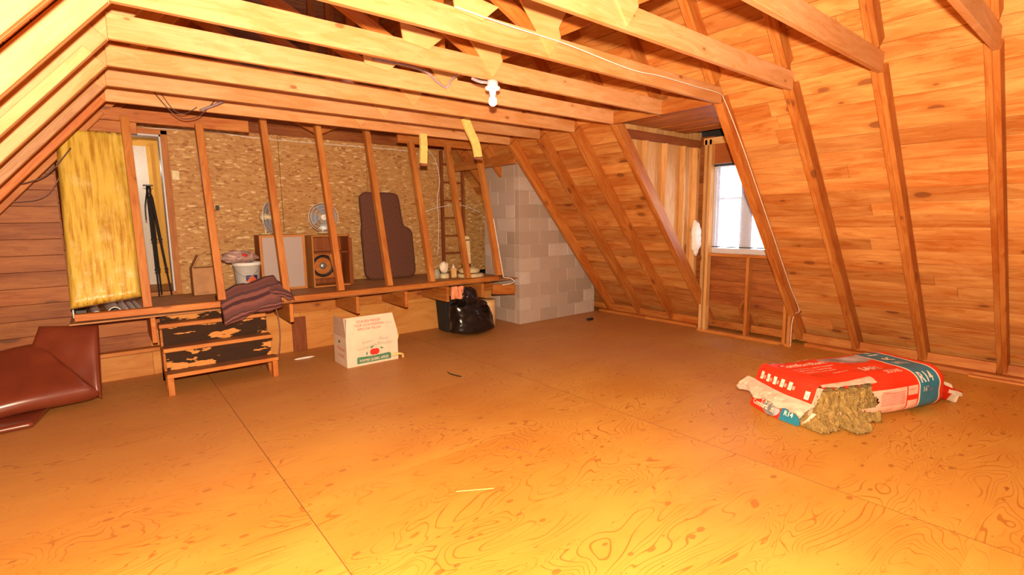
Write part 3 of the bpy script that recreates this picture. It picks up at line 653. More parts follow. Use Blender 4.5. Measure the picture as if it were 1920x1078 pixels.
# ================================================================== TRUSSES
GUS = [(2.335, 2.615), (2.425, 2.735), (2.405, 2.79), (2.47, 2.90), (2.07, 2.90)]
ORD = {-3: 'directly above the viewer', -2: 'nearest one ending at the far right of the view', -1: 'second nearest, above the far side of the insulation bag',
       0: 'third nearest, just in front of the truss with the white cable', 1: 'with a white cable on its joist, at the dormer near side',
       2: 'holding the lit bulb, its right rafter cut for the dormer', 3: 'at the far side of the dormer window', 4: 'first beyond the dormer window',
       5: 'second beyond the dormer, with a curved foam strip', 6: 'nearest to the concrete block chimney', 7: 'without a joist, above the leaning studs', 8: 'farthest, right before the strand board wall'}
TR = {}
for k in range(-3, 9):
    y = ty(k)
    t = thing('roof_truss', (XC, y, ZJ), 'wooden roof truss ' + ORD[k], 'roof truss', 'roof trusses along the attic'); TR[k] = t
    rm = M['rafter']
    ry = y + 0.028
    L0 = 0.0; L1 = ZRIDGE / SA + 0.2
    def rafter(side, a, b, nm='rafter', yy=None, d=None, mat=None, w=0.038, off=0.0):
        d = d or (RD if side > 0 else RDL); D_, N_ = (DR, NR) if side > 0 else (DL, NL); yy = ry if yy is None else yy
        o0 = V((RIDGE.x, yy, RIDGE.z)) + D_ * a + (N_ * off if side > 0 else N_ * (off + d))
        Mw = frame(o0, D_, (0, 1, 0)); bb = box_bm(0, b - a, 0, w, 0, d, 0.003)
        clip(bb, Mw, (0, 0, 0.041), (0, 0, -1))
        if a == 0: clip(bb, Mw, RIDGE, (-side, 0, 0))
        return finish(bb, nm, mat or rm, t, Mw)
    if k == 2:
        rafter(1, 0, t_sheath(2.68)); rafter(1, t_sheath(0.50), L1, 'rafter_stub')
    else: rafter(1, L0, L1)
    rafter(-1, L0, L1, mat=M['joist'] if k <= 5 else rm)
    tj = (ZRIDGE - ZJ) / SA
    if k in (3, 5): rafter(-1, tj + (0.12 if k == 3 else 0.04), L1, 'sister_board', y - 0.026, 0.05, M['rafter_grey'] if k == 5 else M['gusset'], off=-0.004, w=0.0155)
    if k != 2: rafter(1, tj + 0.003, L1, 'rafter_ply', y - 0.010, RD - 0.004, w=0.0375)
    if k in (-2, -1, 0, 1): rafter(1, 0.3, tj - 0.19, 'rafter_ply', y - 0.010, RD - 0.004, w=0.0375)
    rafter(-1, tj + 0.003, L1, 'rafter_ply', y - 0.010, RDL - 0.004, w=0.0375, mat=M['joist'] if k <= 5 else rm)
    if k < 7:
        finish(box_bm(0, XR - XL, 0, 0.038, 0, 0.14, 0.003), 'joist', M['joist'], t, frame((XL, y - 0.010, ZJ), (1, 0, 0), (0, 1, 0)))
    zl = 2.70
    for s in (-1, 1):
        p0 = V((XC + s * 0.03, y + 0.03, zl)); p1 = V((XC + s * 1.50, y + 0.03, zl + 0.705))
        beam('web', p0, p1, (0, 1, 0), 0.038, 0.088 if s > 0 else -0.088, M['web'], t)
    finish(box_bm(0, ZRIDGE - 2.74, 0, 0.09, 0, 0.038, 0.003), 'king_post', M['web'], t, frame((XC - 0.045, y + 0.066, 2.70), (0, 0, 1), (1, 0, 0)) @ Matrix.Diagonal((1, 1, -1, 1)))
    if k < 7:
        finish(prism_bm(GUS, y - 0.024, y - 0.011), 'gusset_plate', M['gusset'], t)
        if k in (1, 2, 3): finish(prism_bm([(1.62, 2.72), (1.80, 2.70), (1.92, 2.80), (1.60, 2.83)], y - 0.024, y - 0.011), 'gusset_plate', M['gusset'], t)
# header boards at the top of the leaning studs
hd = box('header_board', -0.02, 1.345, 6.17, 6.208, 2.545, 2.665, M['rafter']); tag(hd, 'pale header board above the yellow batt and doorway, behind the last joist', 'header board', 'header boards over the leaning studs')
hd = box('header_board', -0.10, 0.36, 6.215, 6.253, 2.44, 2.56, M['rafter']); tag(hd, 'short header board directly above the yellow insulation batt', 'header board', 'header boards over the leaning studs')
hd = box('header_board', 3.11, 5.03, 6.17, 6.208, 2.59, 2.71, M['rafter']); tag(hd, 'reddish header board ending at the block chimney, beside the foam strips', 'header board', 'header boards over the leaning studs')
hd = beam('header_board', (4.60, 5.60, 2.50), (4.55, 7.2, 2.50), (1, 0, 0), 0.038, 0.14, M['stud']); tag(hd, 'board running back along the top of the block chimney', 'header board', 'header boards over the leaning studs')

# ================================================================== PLATFORM
pf = thing('raised_platform', (2.05, 6.5, 0.0), 'raised wooden storage platform on beam ends, in front of the strand board wall', 'platform')
for i, x in enumerate((0.28, 1.50, 2.24, 2.87, 3.48, 4.05)):
    beam('beam', (x, 5.70 + (0.02 if i in (0,) else -0.03), 0.70), (x, 6.36, 0.70), (1, 0, 0), 0.038, (0.20 if i else 0.24), M['rafter'], pf)
finish(boards_bm(5.05, 1.56, 0.26, 0.018, x0=-0.29, seed=40), 'deck', M['deckwood'], pf, frame((0, 5.735, 0.70), (1, 0, 0), (0, 1, 0)))
box('deck_edge', -0.25, 1.45, 5.69, 5.78, 0.74, 0.80, M['stud'], pf); box('deck_edge', 1.452, 4.37, 5.69, 5.78, 0.72, 0.778, M['rafter'], pf)
Mr = Matrix.Rotation(0.10, 3, 'Y')
box('beam_offcut', 4.16, 4.56, 5.55, 5.60, 0.53, 0.67, M['rafter'], pf, rot=Mr)
# leaning studs
STX = [(0.27, 0.8, 'beside the yellow batt, first from the left'), (0.87, 0.8, 'in front of the cardboard box, second from the left'), (1.48, 0.8, 'in front of the grey speaker grille'), (2.07, 0.78, 'in front of the open cabinet'),
       (2.67, 0.78, 'in front of the brown lounger cushion'), (3.26, 0.78, 'right of the brown cushion'), (3.82, 0.78, 'in front of the ladder and cream appliance'), (4.35, 0.78, 'against the block chimney, last on the right')]
for x, z, lb in STX:
    p0 = V((x - 0.036, 5.705, z)); p1 = V((x - 0.036, 6.16, 2.56)) if x < 1 else V((x - 0.036, 6.21, 2.80))
    if x in (3.26, 3.82): p1 = V((x - 0.036, 6.145, 2.58))
    s = beam('wall_stud', p0, p1, (1, 0, 0), 0.068, -0.078, M['stud'])
    tag(s, 'leaning bare wall stud ' + lb, 'wall stud', 'leaning studs along the platform edge')
s = beam('wood_offcut', (2.10, 5.80, 0.78), (2.06, 5.99, 1.18), (1, 0, 0), 0.03, -0.03, M['stud']); tag(s, 'thin strip of wood leaning beside the stud before the open cabinet', 'wood strip')

# ================================================================== CHIMNEY
ch = thing('chimney', (5.6, 6.3, 0), 'grey concrete block chimney in the far right corner', 'chimney')
CHY = 6.62
def chimney_faces():
    bm = bmesh.new(); rg = random.Random(12)
    x0, x1, y0, y1 = 4.80, 6.47, 5.745, CHY
    bw, bh, mj = 0.40, 0.2, 0.010
    row = 0; z = 0.0
    while z < 3.4:
        cuts = []
        a = x0 if row % 2 == 0 else x0 - 0.2
        while a < x1:
            l, r = max(a, x0), min(a + bw, x1)
            if r - l > 0.02: box_bm(l + (mj / 2 if l > x0 else 0), r - mj / 2, y0 - rg.uniform(0, 0.003), y0 + 0.1, z + mj / 2, z + bh - mj / 2, 0.004, bm, rg.random())
            a += bw
        a = y0 + 0.1 if row % 2 else y0 + 0.1 - 0.2
        while a < y1:
            l, r = max(a, y0 + 0.1), min(a + bw, y1)
            if r - l > 0.02: box_bm(x0 - rg.uniform(0, 0.003), x0 + 0.1, l + mj / 2, r - mj / 2, z + mj / 2, z + bh - mj / 2, 0.004, bm, rg.random())
            a += bw
        z += bh; row += 1
    return bm
I4 = Matrix.Identity(4)
bm = chimney_faces(); clip(bm, I4, RIDGE + NR * (RD - 0.01), NR); finish(bm, 'blocks', M['block'], ch, I4)
bm = box_bm(4.805, 6.462, 5.752, CHY - 0.01, 0, 3.39); clip(bm, I4, RIDGE + NR * (RD - 0.01), NR); finish(bm, 'mortar', M['mortar'], ch, I4)

# ================================================================== STEPS
st = thing('wooden_steps', (0.82, 5.62, 0), 'low three-tread wooden steps with flaking black paint', 'steps')
for i, (y, z, x0, x1) in enumerate(((5.42, 0.205, 0.343, 1.295), (5.55, 0.42, 0.343, 1.28), (5.68, 0.63, 0.335, 1.262))):
    tr = box('tread', x0, x1, y, y + 0.16, z - 0.036, z, M['stud'], st, 0.004)
    finish(box_bm(x0 + 0.004, x1 - 0.004, y + 0.012, y + 0.158, z, z + 0.002), 'grip_paint', M['dust'], tr)
for y, z0, z1 in ((5.582, 0.205, 0.384), (5.712, 0.42, 0.594), (5.845, 0.63, 0.70)):
    finish(box_bm(-0.455, 0.455, 0, 0.018, 0, z1 - z0, 0.001), 'riser', M['stepworn'], st, frame((0.815, y, z0), (1, 0, 0), (0, 1, 0)))
for x in (0.35, 1.245):
    finish(prism_bm([(0, 0)] * 0 + [(0, 0), (0.045, 0), (0.045, 0.17)] + [(0.14, 0.17), (0.14, 0.38), (0.27, 0.38), (0.27, 0.59), (0.45, 0.59), (0.45, 0), (0.40, 0), (0.12, 0.06), (0.0, 0.17)][:6] + [(0.45, 0.3), (0.05, 0.0)][:0] + [(0.45, 0.2)], 0, 0.03), 'side_panel', M['rafter'], st, frame((x + 0.03, 5.60, 0), (0, 1, 0), (-1, 0, 0)))
    box('leg', x - 0.005, x + 0.045, 5.44, 5.50, 0, 0.169, M['rafter'], st)

# ================================================================== OBJECTS
# --- lit bulb, and an unseen twin added for the bright near floor
def bulb_fixture(x, y, z, label, lit=True, name='bulb_fixture'):
    t = thing(name, (x, y, z), label, 'light fixture', 'porcelain bulb holders under the joists')
    lathe('junction_box', [(0, 0), (0.042, 0), (0.042, -0.045), (0, -0.045)], M['frame_white'], t, (x, y, z), seg=8)
    lathe('lamp_holder', [(0, -0.045), (0.056, -0.045), (0.058, -0.052), (0.05, -0.062), (0.026, -0.068), (0.023, -0.098), (0, -0.098)], M['porcelain'], t, (x, y, z))
    m = plain('bulb_glow', (1, 1, 1), emit=(1.0, 0.80, 0.50), estr=BULB_STRENGTH) if lit else M['porcelain']
    b = lathe('light_bulb', [(0.013, -0.098), (0.014, -0.11), (0.026, -0.128), (0.03, -0.148), (0.026, -0.166), (0.014, -0.177), (0, -0.18)], m, t, (x, y, z), seg=20)
    return t
bulb_fixture(2.36, ty(2) + 0.02, 2.597, 'lit bare bulb in a white porcelain holder under the joist')
bulb_fixture(2.36, ty(-4) + 0.6, 2.597, 'unseen bare bulb added in a porcelain holder behind the viewer')
bulb_fixture(1.75, ty(4) + 0.05, 2.80, 'small unlit white fitting on a joist left of the lit bulb', lit=False, name='unlit_fixture')
# --- cables
cable('cable', [(1.60, 2.442, 2.72), (2.0, 2.444, 2.705), (2.45, 2.444, 2.698), (3.11, 2.444, 2.655), (3.5, 2.444, 2.668), (3.96, 2.444, 2.665), (4.36, 2.446, 2.665), (4.52, 2.470, 2.62), (4.86, 2.468, 2.27), (5.22, 2.468, 1.86), (5.68, 2.468, 1.33), (6.15, 2.468, 0.78), (6.45, 2.467, 0.46), (6.38, 2.48, 0.42), (6.352, 2.50, 0.30), (6.352, 2.50, 0.02)], 0.004, M['wire_white'], 'thin white cable stapled along a joist and down the rafter beside the dormer')
cable('cable', [(0.40, 7.29, 2.66), (1.1, 7.29, 2.69), (1.7, 7.29, 2.66), (2.9, 7.29, 2.66), (3.76, 7.29, 2.66), (4.0, 7.27, 2.62)], 0.006, M['wire_white'], 'white cable running along the top of the strand board wall')
cable('cable', [(3.95, 6.9, 2.66), (4.12, 6.95, 2.5), (4.22, 7.0, 2.2), (4.20, 7.05, 1.9), (4.24, 7.1, 1.5), (4.26, 7.2, 1.0)], 0.006, M['wire_white'], 'pale cable hanging down in front of the ladder')
cable('cable', [(4.10, 7.28, 1.72), (4.35, 7.18, 1.80), (4.7, 7.1, 1.82), (5.0, 7.0, 1.7)], 0.005, M['wire_white'], 'pale cable looping right across the ladder rungs')
cable('cable', [(4.40, 5.845, 1.6), (4.40, 5.715, 1.1), (4.40, 5.64, 0.82), (4.42, 5.64, 0.76), (4.52, 5.62, 0.74), (4.56, 5.58, 0.69), (4.45, 5.53, 0.675), (4.30, 5.52, 0.67)], 0.007, M['wire_white'], 'loose white cord curling off the last leaning stud')
cable('cable', [(0.46, 5.50, 2.72), (0.52, 5.46, 2.62), (0.60, 5.46, 2.53), (0.68, 5.46, 2.50), (0.80, 5.47, 2.55), (0.93, 5.50, 2.70)], 0.004, M['wire_dark'], 'dark cable hanging in a loop under the last joists at left')
cable('cable', [(0.52, 5.50, 2.70), (0.60, 5.48, 2.57), (0.68, 5.47, 2.55), (0.78, 5.49, 2.62)], 0.004, M['wire_dark'], 'shorter dark cable loop inside the longer one at left')
cable('cable', [(0.80, 5.46, 2.59), (0.96, 5.3, 2.66), (1.05, 5.0, 2.72)], 0.011, M['wire_grey'], 'thick grey cable end slanting between the last two joists')
cable('cable', [(-0.14, 5.95, 2.24), (-0.30, 5.95, 2.02), (-0.45, 5.95, 1.93), (-0.60, 5.95, 1.90), (-0.85, 5.95, 1.80)], 0.005, M['wire_dark'], 'thin dark cable drooping across the planks left of the batt')
cable('cable', [(-0.14, 6.2, 2.26), (-0.22, 6.2, 2.06), (-0.35, 6.2, 1.84), (-0.52, 6.2, 1.78), (-0.80, 6.2, 1.78)], 0.005, M['wire_brown'], 'lower brown cable hanging on the planks left of the batt')
cable('cable', [(1.62, 3.55, 2.72), (1.85, 3.62, 2.745), (2.05, 3.66, 2.75), (2.14, 3.66, 2.73), (2.22, 3.665, 2.68), (2.31, 3.67, 2.655), (2.33, 3.60, 2.72), (2.36, 3.30, 2.76)], 0.009, M['wire_grey'], 'grey cable looping over the joist behind the bulb')
cable('cable', [(2.20, 3.16, 2.60), (2.26, 3.15, 2.585), (2.32, 3.13, 2.58)], 0.012, M['wire_grey'], 'short grey cable entering the lit bulb holder')
# --- foam strips hanging from the joists
def strip(name, pts, w, th, mat, label):
    t = thing(name, pts[0], label, 'foam strip', 'yellow foam strips over the platform')
    P_ = smooth_pts(pts, 6); bm = bmesh.new(); prev = None; wd = V((1, 0, 0))
    for i, p in enumerate(P_):
        tg = (P_[min(i + 1, len(P_) - 1)] - P_[max(i - 1, 0)]).normalized(); nn = tg.cross(wd).normalized(); ww = nn.cross(tg).normalized()
        q = [bm.verts.new(p + ww * a + nn * b) for a, b in ((-w / 2, -th / 2), (w / 2, -th / 2), (w / 2, th / 2), (-w / 2, th / 2))]
        if prev:
            for j in range(4): bm.faces.new((prev[j], prev[(j + 1) % 4], q[(j + 1) % 4], q[j]))
        else: bm.faces.new(q[::-1])
        prev = q
    bm.faces.new(prev); finish(bm, 'strip', mat, t)
    p = P_[-1]; box('cut_end', p.x - w / 2, p.x + w / 2, p.y - th / 2 - 0.002, p.y + th / 2, p.z - 0.03, p.z + 0.001, M['foamend'], t, 0.002)
strip('foam_strip', [(3.115, 5.52, 2.61), (3.115, 5.515, 2.45), (3.10, 5.51, 2.26)], 0.09, 0.035, M['foam'], 'straight yellow foam strip hanging from the last joist')
strip('foam_strip', [(3.31, 4.90, 2.72), (3.36, 4.895, 2.60), (3.44, 4.89, 2.45), (3.475, 4.89, 2.30)], 0.10, 0.03, M['foam'], 'curved yellow foam strip hanging nearer, right of the straight one')

# --- yellow batt in the first bay
bt = thing('insulation_batt', (0.04, 5.8, 0.86), 'yellow film-faced insulation batt standing between the rafters and first stud', 'insulation')
bm = bmesh.new(); nx, nz = 26, 70
Mw = frame((-0.27, 5.72, 0.86), (1, 0, 0), (0, 0.262, 1)); g = []
for i in range(nx + 1):
    col = []
    for j in range(nz + 1):
        u, v = i / nx, j / nz
        x = u * (0.505 - 0.0 * v) + 0.03 * v; y = v * 1.64 + 0.06 * (u - 0.0) * (1 - v)
        e = min(u, 1 - u, v * 3, (1 - v) * 3); edge = -0.05 * max(0, 1 - e / 0.07) ** 2
        cr = 0.012 * fbm((u * 14 + v * 2, v * 2.2, 1), 1.0) + 0.010 * fbm((u * 30 + v * 9 - 3, v * 3, 4), 1.0)
        if v > 0.55: cr += 0.014 * math.sin((u * 1.2 + v * 1.1) * 34) * max(0, u - 0.3) * (v - 0.55) * 3
        col.append(bm.verts.new((x, y, -(0.0) + 0.0 + (cr + edge))))
    g.append(col)
for i in range(nx):
    for j in range(nz): bm.faces.new((g[i][j], g[i + 1][j], g[i + 1][j + 1], g[i][j + 1]))
rim = [g[i][0] for i in range(nx + 1)] + [g[nx][j] for j in range(1, nz + 1)] + [g[i][nz] for i in range(nx - 1, -1, -1)] + [g[0][j] for j in range(nz - 1, 0, -1)]
bk = [bm.verts.new((v.co.x, v.co.y, -0.13)) for v in rim]
for i in range(len(rim)): bm.faces.new((rim[i], rim[(i + 1) % len(rim)], bk[(i + 1) % len(rim)], bk[i]))
bm.faces.new(bk)
# local z of this frame = X x up = -Y (towards the viewer)
clip(bm, Mw, RIDGE + NL * (RDL - 0.01), NL)
finish(bm, 'film_facing', M['batt'], bt, Mw, smooth=True)
for i, (x, y, r) in enumerate(((-0.10, 6.0, 0.035), (0.03, 5.95, 0.05), (0.12, 6.05, 0.03), (0.19, 6.0, 0.022), (0.24, 6.1, 0.018))):
    lb = ['short grey-white tube end below the batt, leftmost', 'thickest white tube lying under the batt', 'white tube right of the thickest one', 'thin white tube under the batt', 'thinnest white tube next to the first stud'][i]
    o = finish(lathe_bm([(r * 0.86, 0), (r, 0), (r, 0.75), (r * 0.86, 0.75), (r * 0.86, 0)], 16, None, (x, y - 0.1, 0.72 + r), (-0.05, 1, 0)), 'tube', M['tube'], None, smooth=False); tag(o, lb, 'tube', 'white tubes under the batt')
o = box('metal_profile', -0.27, -0.255, 5.95, 6.25, 0.735, 1.05, M['greymetal']); tag(o, 'grey metal profile standing left of the batt', 'metal profile')
o = box('black_case', -0.25, -0.17, 5.98, 6.3, 0.735, 0.80, M['black']); tag(o, 'flat black case lying left of the tubes under the batt', 'case')

# --- tripod
tp = thing('tripod', (0.50, 7.12, 0.72), 'black folded camera tripod leaning in the doorway', 'tripod')
hp = V((0.463, 7.14, 2.02))
box('mounting_plate', hp.x - 0.05, hp.x + 0.045, hp.y - 0.03, hp.y + 0.03, 2.0, 2.015, M['black'], tp)
lathe('head', [(0, -0.02), (0.022, -0.02), (0.026, -0.07), (0.02, -0.10), (0.03, -0.12), (0.03, -0.15), (0, -0.15)], M['black'], tp, hp)
finish(tube_bm([hp + V((0.0, 0, -0.14)), hp + V((0.015, 0, -0.55))], 0.015, 8), 'centre_column', M['black'], tp)
for dx, dy, top in ((-0.005, -0.06, 0.0), (0.12, 0.0, 0.03), (0.03, 0.09, 0.015)):
    a = hp + V((top - 0.01, 0, -0.14)); b = V((0.46 + dx, 7.12 + dy, 0.74)); m1 = a.lerp(b, 0.42); m2 = a.lerp(b, 0.72)
    lg = finish(tube_bm([a, m1], 0.016, 8), 'leg', M['black'], tp)
    finish(tube_bm([m1, m1.lerp(m2, 0.06)], 0.021, 8), 'leg_clamp', M['blackmatte'], lg)
    finish(tube_bm([m1, m2], 0.012, 8), 'lower_leg', M['black'], lg); finish(tube_bm([m2, m2.lerp(b, 0.08)], 0.018, 8), 'leg_clamp', M['blackmatte'], lg)
    finish(tube_bm([m2, b], 0.009, 8), 'foot', M['black'], lg)
cable('handle', [hp + V((-0.02, -0.02, -0.08)), hp + V((-0.05, -0.05, -0.25)), hp + V((-0.055, -0.06, -0.40))], 0.007, M['black'], None, parent=tp)

# --- small wall plates
o = box('wall_outlet', 1.14, 1.18, 7.285, 7.30, 1.735, 1.795, M['black']); tag(o, 'small black outlet on the strand board wall', 'outlet')
o = box('wall_switch', 0.715, 0.79, 7.292, 7.30, 2.09, 2.20, M['cream']); tag(o, 'cream switch plate on the strand board right of the doorway', 'switch')

# --- cardboard box on the deck
cb = thing('cardboard_box', (0.92, 7.08, 0.72), 'plain brown cardboard box with a raised flap on the platform', 'box')
box('carton', 0.79, 1.10, 6.98, 7.22, 0.722, 1.045, M['carton'], cb, 0.004)
finish(prism_bm([(0, 0), (0.012, 0), (0.09, 0.15), (0.078, 0.155)], 6.985, 7.2), 'flap', M['carton'], cb, Matrix.Translation((0.79, 0, 1.04)))
bm = bmesh.new(); put_text(bm, 'ICE CREAM', 0.022, lambda a, b: V((0.83 + a, 6.978, 0.74 + b))); finish(bm, 'printing', M['blackprint'], cb)

# --- bucket with plastic bag
bx, by = 1.33, 6.75
bu = thing('bucket', (bx, by, 0.72), 'white plastic bucket with an orange and navy logo', 'bucket')
lathe('pail', [(0, 0), (0.125, 0), (0.15, 0.38), (0.156, 0.38), (0.156, 0.345), (0.152, 0.34), (0.146, 0.37), (0.12, 0.01), (0, 0.01)], M['white'], bu, (bx, by, 0.722), seg=32)
def cyl(a, b, r=0.1435):
    th = -math.pi / 2 - 0.18 + a / r; rr = 0.1265 + 0.025 * (b / 0.38) + 0.0012
    return V((bx + rr * math.cos(th), by + rr * math.sin(th), 0.722 + b))
bm = bmesh.new(); put_grid(bm, -0.02, 0.12, 0.15, 0.23, cyl, 10, 2); 
finish(bm, 'logo', M['navyprint'], bu)
def cyl2(a, b): v = cyl(a, b); d = V((v.x - bx, v.y - by, 0)).normalized(); return v + d * 0.0012
bm = bmesh.new(); put_grid(bm, -0.005, 0.105, 0.12, 0.14, cyl2, 6, 1); put_text(bm, 'BE', 0.03, cyl2, 0.03, 0.12)
for i in range(9):
    a0 = -0.015 + i * 0.015; hgt = 0.085 * (1 - abs(i - 4) / 5.0)
    put_poly(bm, [(a0, 0.15), (a0 + 0.011, 0.15), (a0 + 0.011, 0.15 + hgt), (a0, 0.15 + hgt)], cyl2)
finish(bm, 'logo_stripes', M['orangeprint'], bu)
cable('bail', [(bx - 0.155, by, 1.09), (bx - 0.13, by - 0.10, 1.0), (bx - 0.03, by - 0.165, 0.93), (bx + 0.07, by - 0.16, 0.99), (bx + 0.15, by - 0.02, 1.09)], 0.0025, M['greymetal'], None, parent=bu)
def blob_bm(c, r, amp, freq, seg=40, rings=28, squash=0.0, seed=0, floor=None):
    bm = bmesh.new(); bmesh.ops.create_uvsphere(bm, u_segments=seg, v_segments=rings, radius=1.0)
    for v in bm.verts:
        d = v.co.normalized(); n = 1 + amp * noise.noise(d * freq + V((seed, seed * 2, 0))) + amp * 0.5 * (1 - 2 * abs(noise.noise(d * freq * 2.3 + V((seed, 9, 1)))))
        v.co = V((c[0] + d.x * r[0] * n, c[1] + d.y * r[1] * n, c[2] + d.z * r[2] * n))
        if floor is not None and v.co.z < floor: v.co.z = floor
    return bm
o = finish(blob_bm((bx - 0.08, by - 0.01, 1.165), (0.17, 0.12, 0.07), 0.35, 2.4, seed=3, floor=1.09), 'plastic_bag', M['bagclear'], None, smooth=True); tag(o, 'crumpled translucent plastic bag resting on the white bucket', 'plastic bag')
bm = bmesh.new(); bmesh.ops.create_icosphere(bm, subdivisions=2, radius=0.035)
for v in bm.verts: v.co = V((v.co.x * 1.0 + bx - 0.04, v.co.y + by - 0.115, v.co.z * 0.7 + 1.19))
finish(bm, 'red_content', M['redprint'], o, smooth=True)

# --- striped blanket draped over the deck edge
bk_ = thing('striped_blanket', (1.2, 5.7, 0.66), 'folded brown and pink striped blanket draped over the platform edge', 'blanket')
def fold(name, cx, w, prof, lay, tilt, seed, sw=0.0):
    """a thick fold of cloth: prof = (y, z) path, swept along x"""
    bm = bmesh.new(); uvl = bm.loops.layers.uv.new('UVMap'); P_ = smooth_pts([(0, a, b) for a, b in prof], 7); n = len(P_); nx = 30; g = []
    for i in range(nx + 1):
        u = i / nx; row = []
        for j, p in enumerate(P_):
            v = j / (n - 1)
            wob = 0.022 * fbm((u * 2.5, v * 5, seed), 1.4) + 0.008 * fbm((u * 9, v * 9, seed), 1.2)
            sag = -0.05 * (abs(2 * u - 1) ** 3)
            row.append((bm.verts.new((cx + (u - 0.5) * w + sw * v + wob * 0.5, p.y + wob - sag * 0.3, p.z + wob * 1.1 + sag * 0.5 + tilt * (u - 0.5))), (u, v)))
        g.append(row)
    for i in range(nx):
        for j in range(n - 1):
            q = (g[i][j], g[i + 1][j], g[i + 1][j + 1], g[i][j + 1]); f = bm.faces.new([a[0] for a in q])
            for l, a in zip(f.loops, q): l[uvl].uv = a[1]
    ends = [[g[i][j][0] for j in range(n)] for i in (0, nx)]
    for e in ends:
        try: f = bm.faces.new(e)
        except ValueError: pass
    o = finish(bm, name, M['blanket'], bk_, smooth=True)
    return o
fold('fold', 1.13, 0.54, [(5.95, 0.86), (5.93, 0.93), (5.80, 0.96), (5.69, 0.92), (5.62, 0.83), (5.555, 0.75), (5.53, 0.69), (5.56, 0.645), (5.62, 0.66), (5.66, 0.74), (5.665, 0.82), (5.76, 0.835), (5.90, 0.84), (5.95, 0.845)], 0, 0.13, 1.0, 0.0)
fold('fold', 1.42, 0.24, [(5.93, 0.86), (5.86, 0.95), (5.74, 0.95), (5.64, 0.88), (5.585, 0.82), (5.60, 0.785), (5.67, 0.825), (5.82, 0.83), (5.92, 0.835)], 0, -0.08, 5.0, 0.0)
cable('power_cord', [(1.35, 5.60, 0.79), (1.345, 5.60, 0.70), (1.37, 5.62, 0.55), (1.375, 5.64, 0.35), (1.35, 5.68, 0.12), (1.33, 5.72, 0.01), (1.22, 5.9, 0.008)], 0.006, M['wire_brown'], 'brown cord hanging from the blanket beside the steps')

# --- speaker with grey grille
sp = thing('grille_speaker', (1.78, 6.85, 0.72), 'wooden speaker cabinet with a grey perforated grille', 'speaker')
x0, x1, yf = 1.49, 2.03, 6.76
box('left_side', x0, x0 + 0.018, yf, 7.02, 0.72, 1.42, M['cabinet'], sp); box('right_side', x1 - 0.018, x1, yf, 7.02, 0.72, 1.42, M['cabinet'], sp)
box('top_panel', x0 + 0.018, x1 - 0.018, yf, 7.02, 1.402, 1.42, M['cabinet'], sp); box('bottom_panel', x0 + 0.018, x1 - 0.018, yf, 7.02, 0.72, 0.738, M['cabinet'], sp)
box('back_panel', x0 + 0.018, x1 - 0.018, 7.0, 7.018, 0.738, 1.402, M['cabinet'], sp)
for a in ((x0 - 0.001, x0 + 0.032, 0.72, 1.42), (x1 - 0.032, x1 + 0.001, 0.72, 1.42), (x0 + 0.032, x1 - 0.032, 1.39, 1.42), (x0 + 0.032, x1 - 0.032, 0.72, 0.75)):
    box('grille_frame', a[0], a[1], yf - 0.012, yf, a[2], a[3], M['cabinetedge'], sp, 0.002)
finish(box_bm(x0 + 0.032, x1 - 0.032, yf - 0.006, yf - 0.001, 0.75, 1.39), 'grille', M['speakergrille'], sp)
# --- open cabinet with a cone
oc = thing('open_speaker_cabinet', (2.38, 6.85, 0.72), 'open wooden speaker cabinet with an exposed round cone', 'speaker')
x0, x1, yf = 2.10, 2.60, 6.70
box('left_side', x0, x0 + 0.018, yf, 7.0, 0.72, 1.40, M['cabinetedge'], oc); box('right_side', x1 - 0.018, x1, yf, 7.0, 0.72, 1.40, M['cabinet'], oc)
box('top_panel', x0 + 0.018, x1 - 0.018, yf, 7.0, 1.382, 1.40, M['cabinetedge'], oc); box('bottom_panel', x0 + 0.018, x1 - 0.018, yf, 7.0, 0.72, 0.738, M['cabinetedge'], oc)
box('back_panel', x0 + 0.018, x1 - 0.018, 6.98, 6.998, 0.738, 1.382, M['cabinet'], oc); box('shelf', x0 + 0.018, x1 - 0.018, yf + 0.05, 6.98, 1.16, 1.178, M['cabinet'], oc)
box('baffle', x0 + 0.018, x1 - 0.10, 6.84, 6.858, 0.82, 1.16, M['rafter'], oc)
sk = lathe('cone', [(0.145, 0.0), (0.15, 0.012), (0.135, 0.018), (0.06, -0.045), (0.045, -0.045), (0.04, -0.02), (0, -0.01)], M['black'], oc, (2.27, 6.838, 0.99), (0, -1, 0), 32)
lathe('magnet', [(0, 0), (0.045, 0), (0.045, 0.03), (0.03, 0.045), (0, 0.045)], M['greymetal'], oc, (2.27, 6.855, 0.99), (0, -1, 0), 20)
s = box('loose_panel', 2.605, 2.64, 6.72, 6.98, 0.72, 1.36, M['cabinet']); tag(s, 'loose brown panel standing right of the open cabinet', 'wood panel')

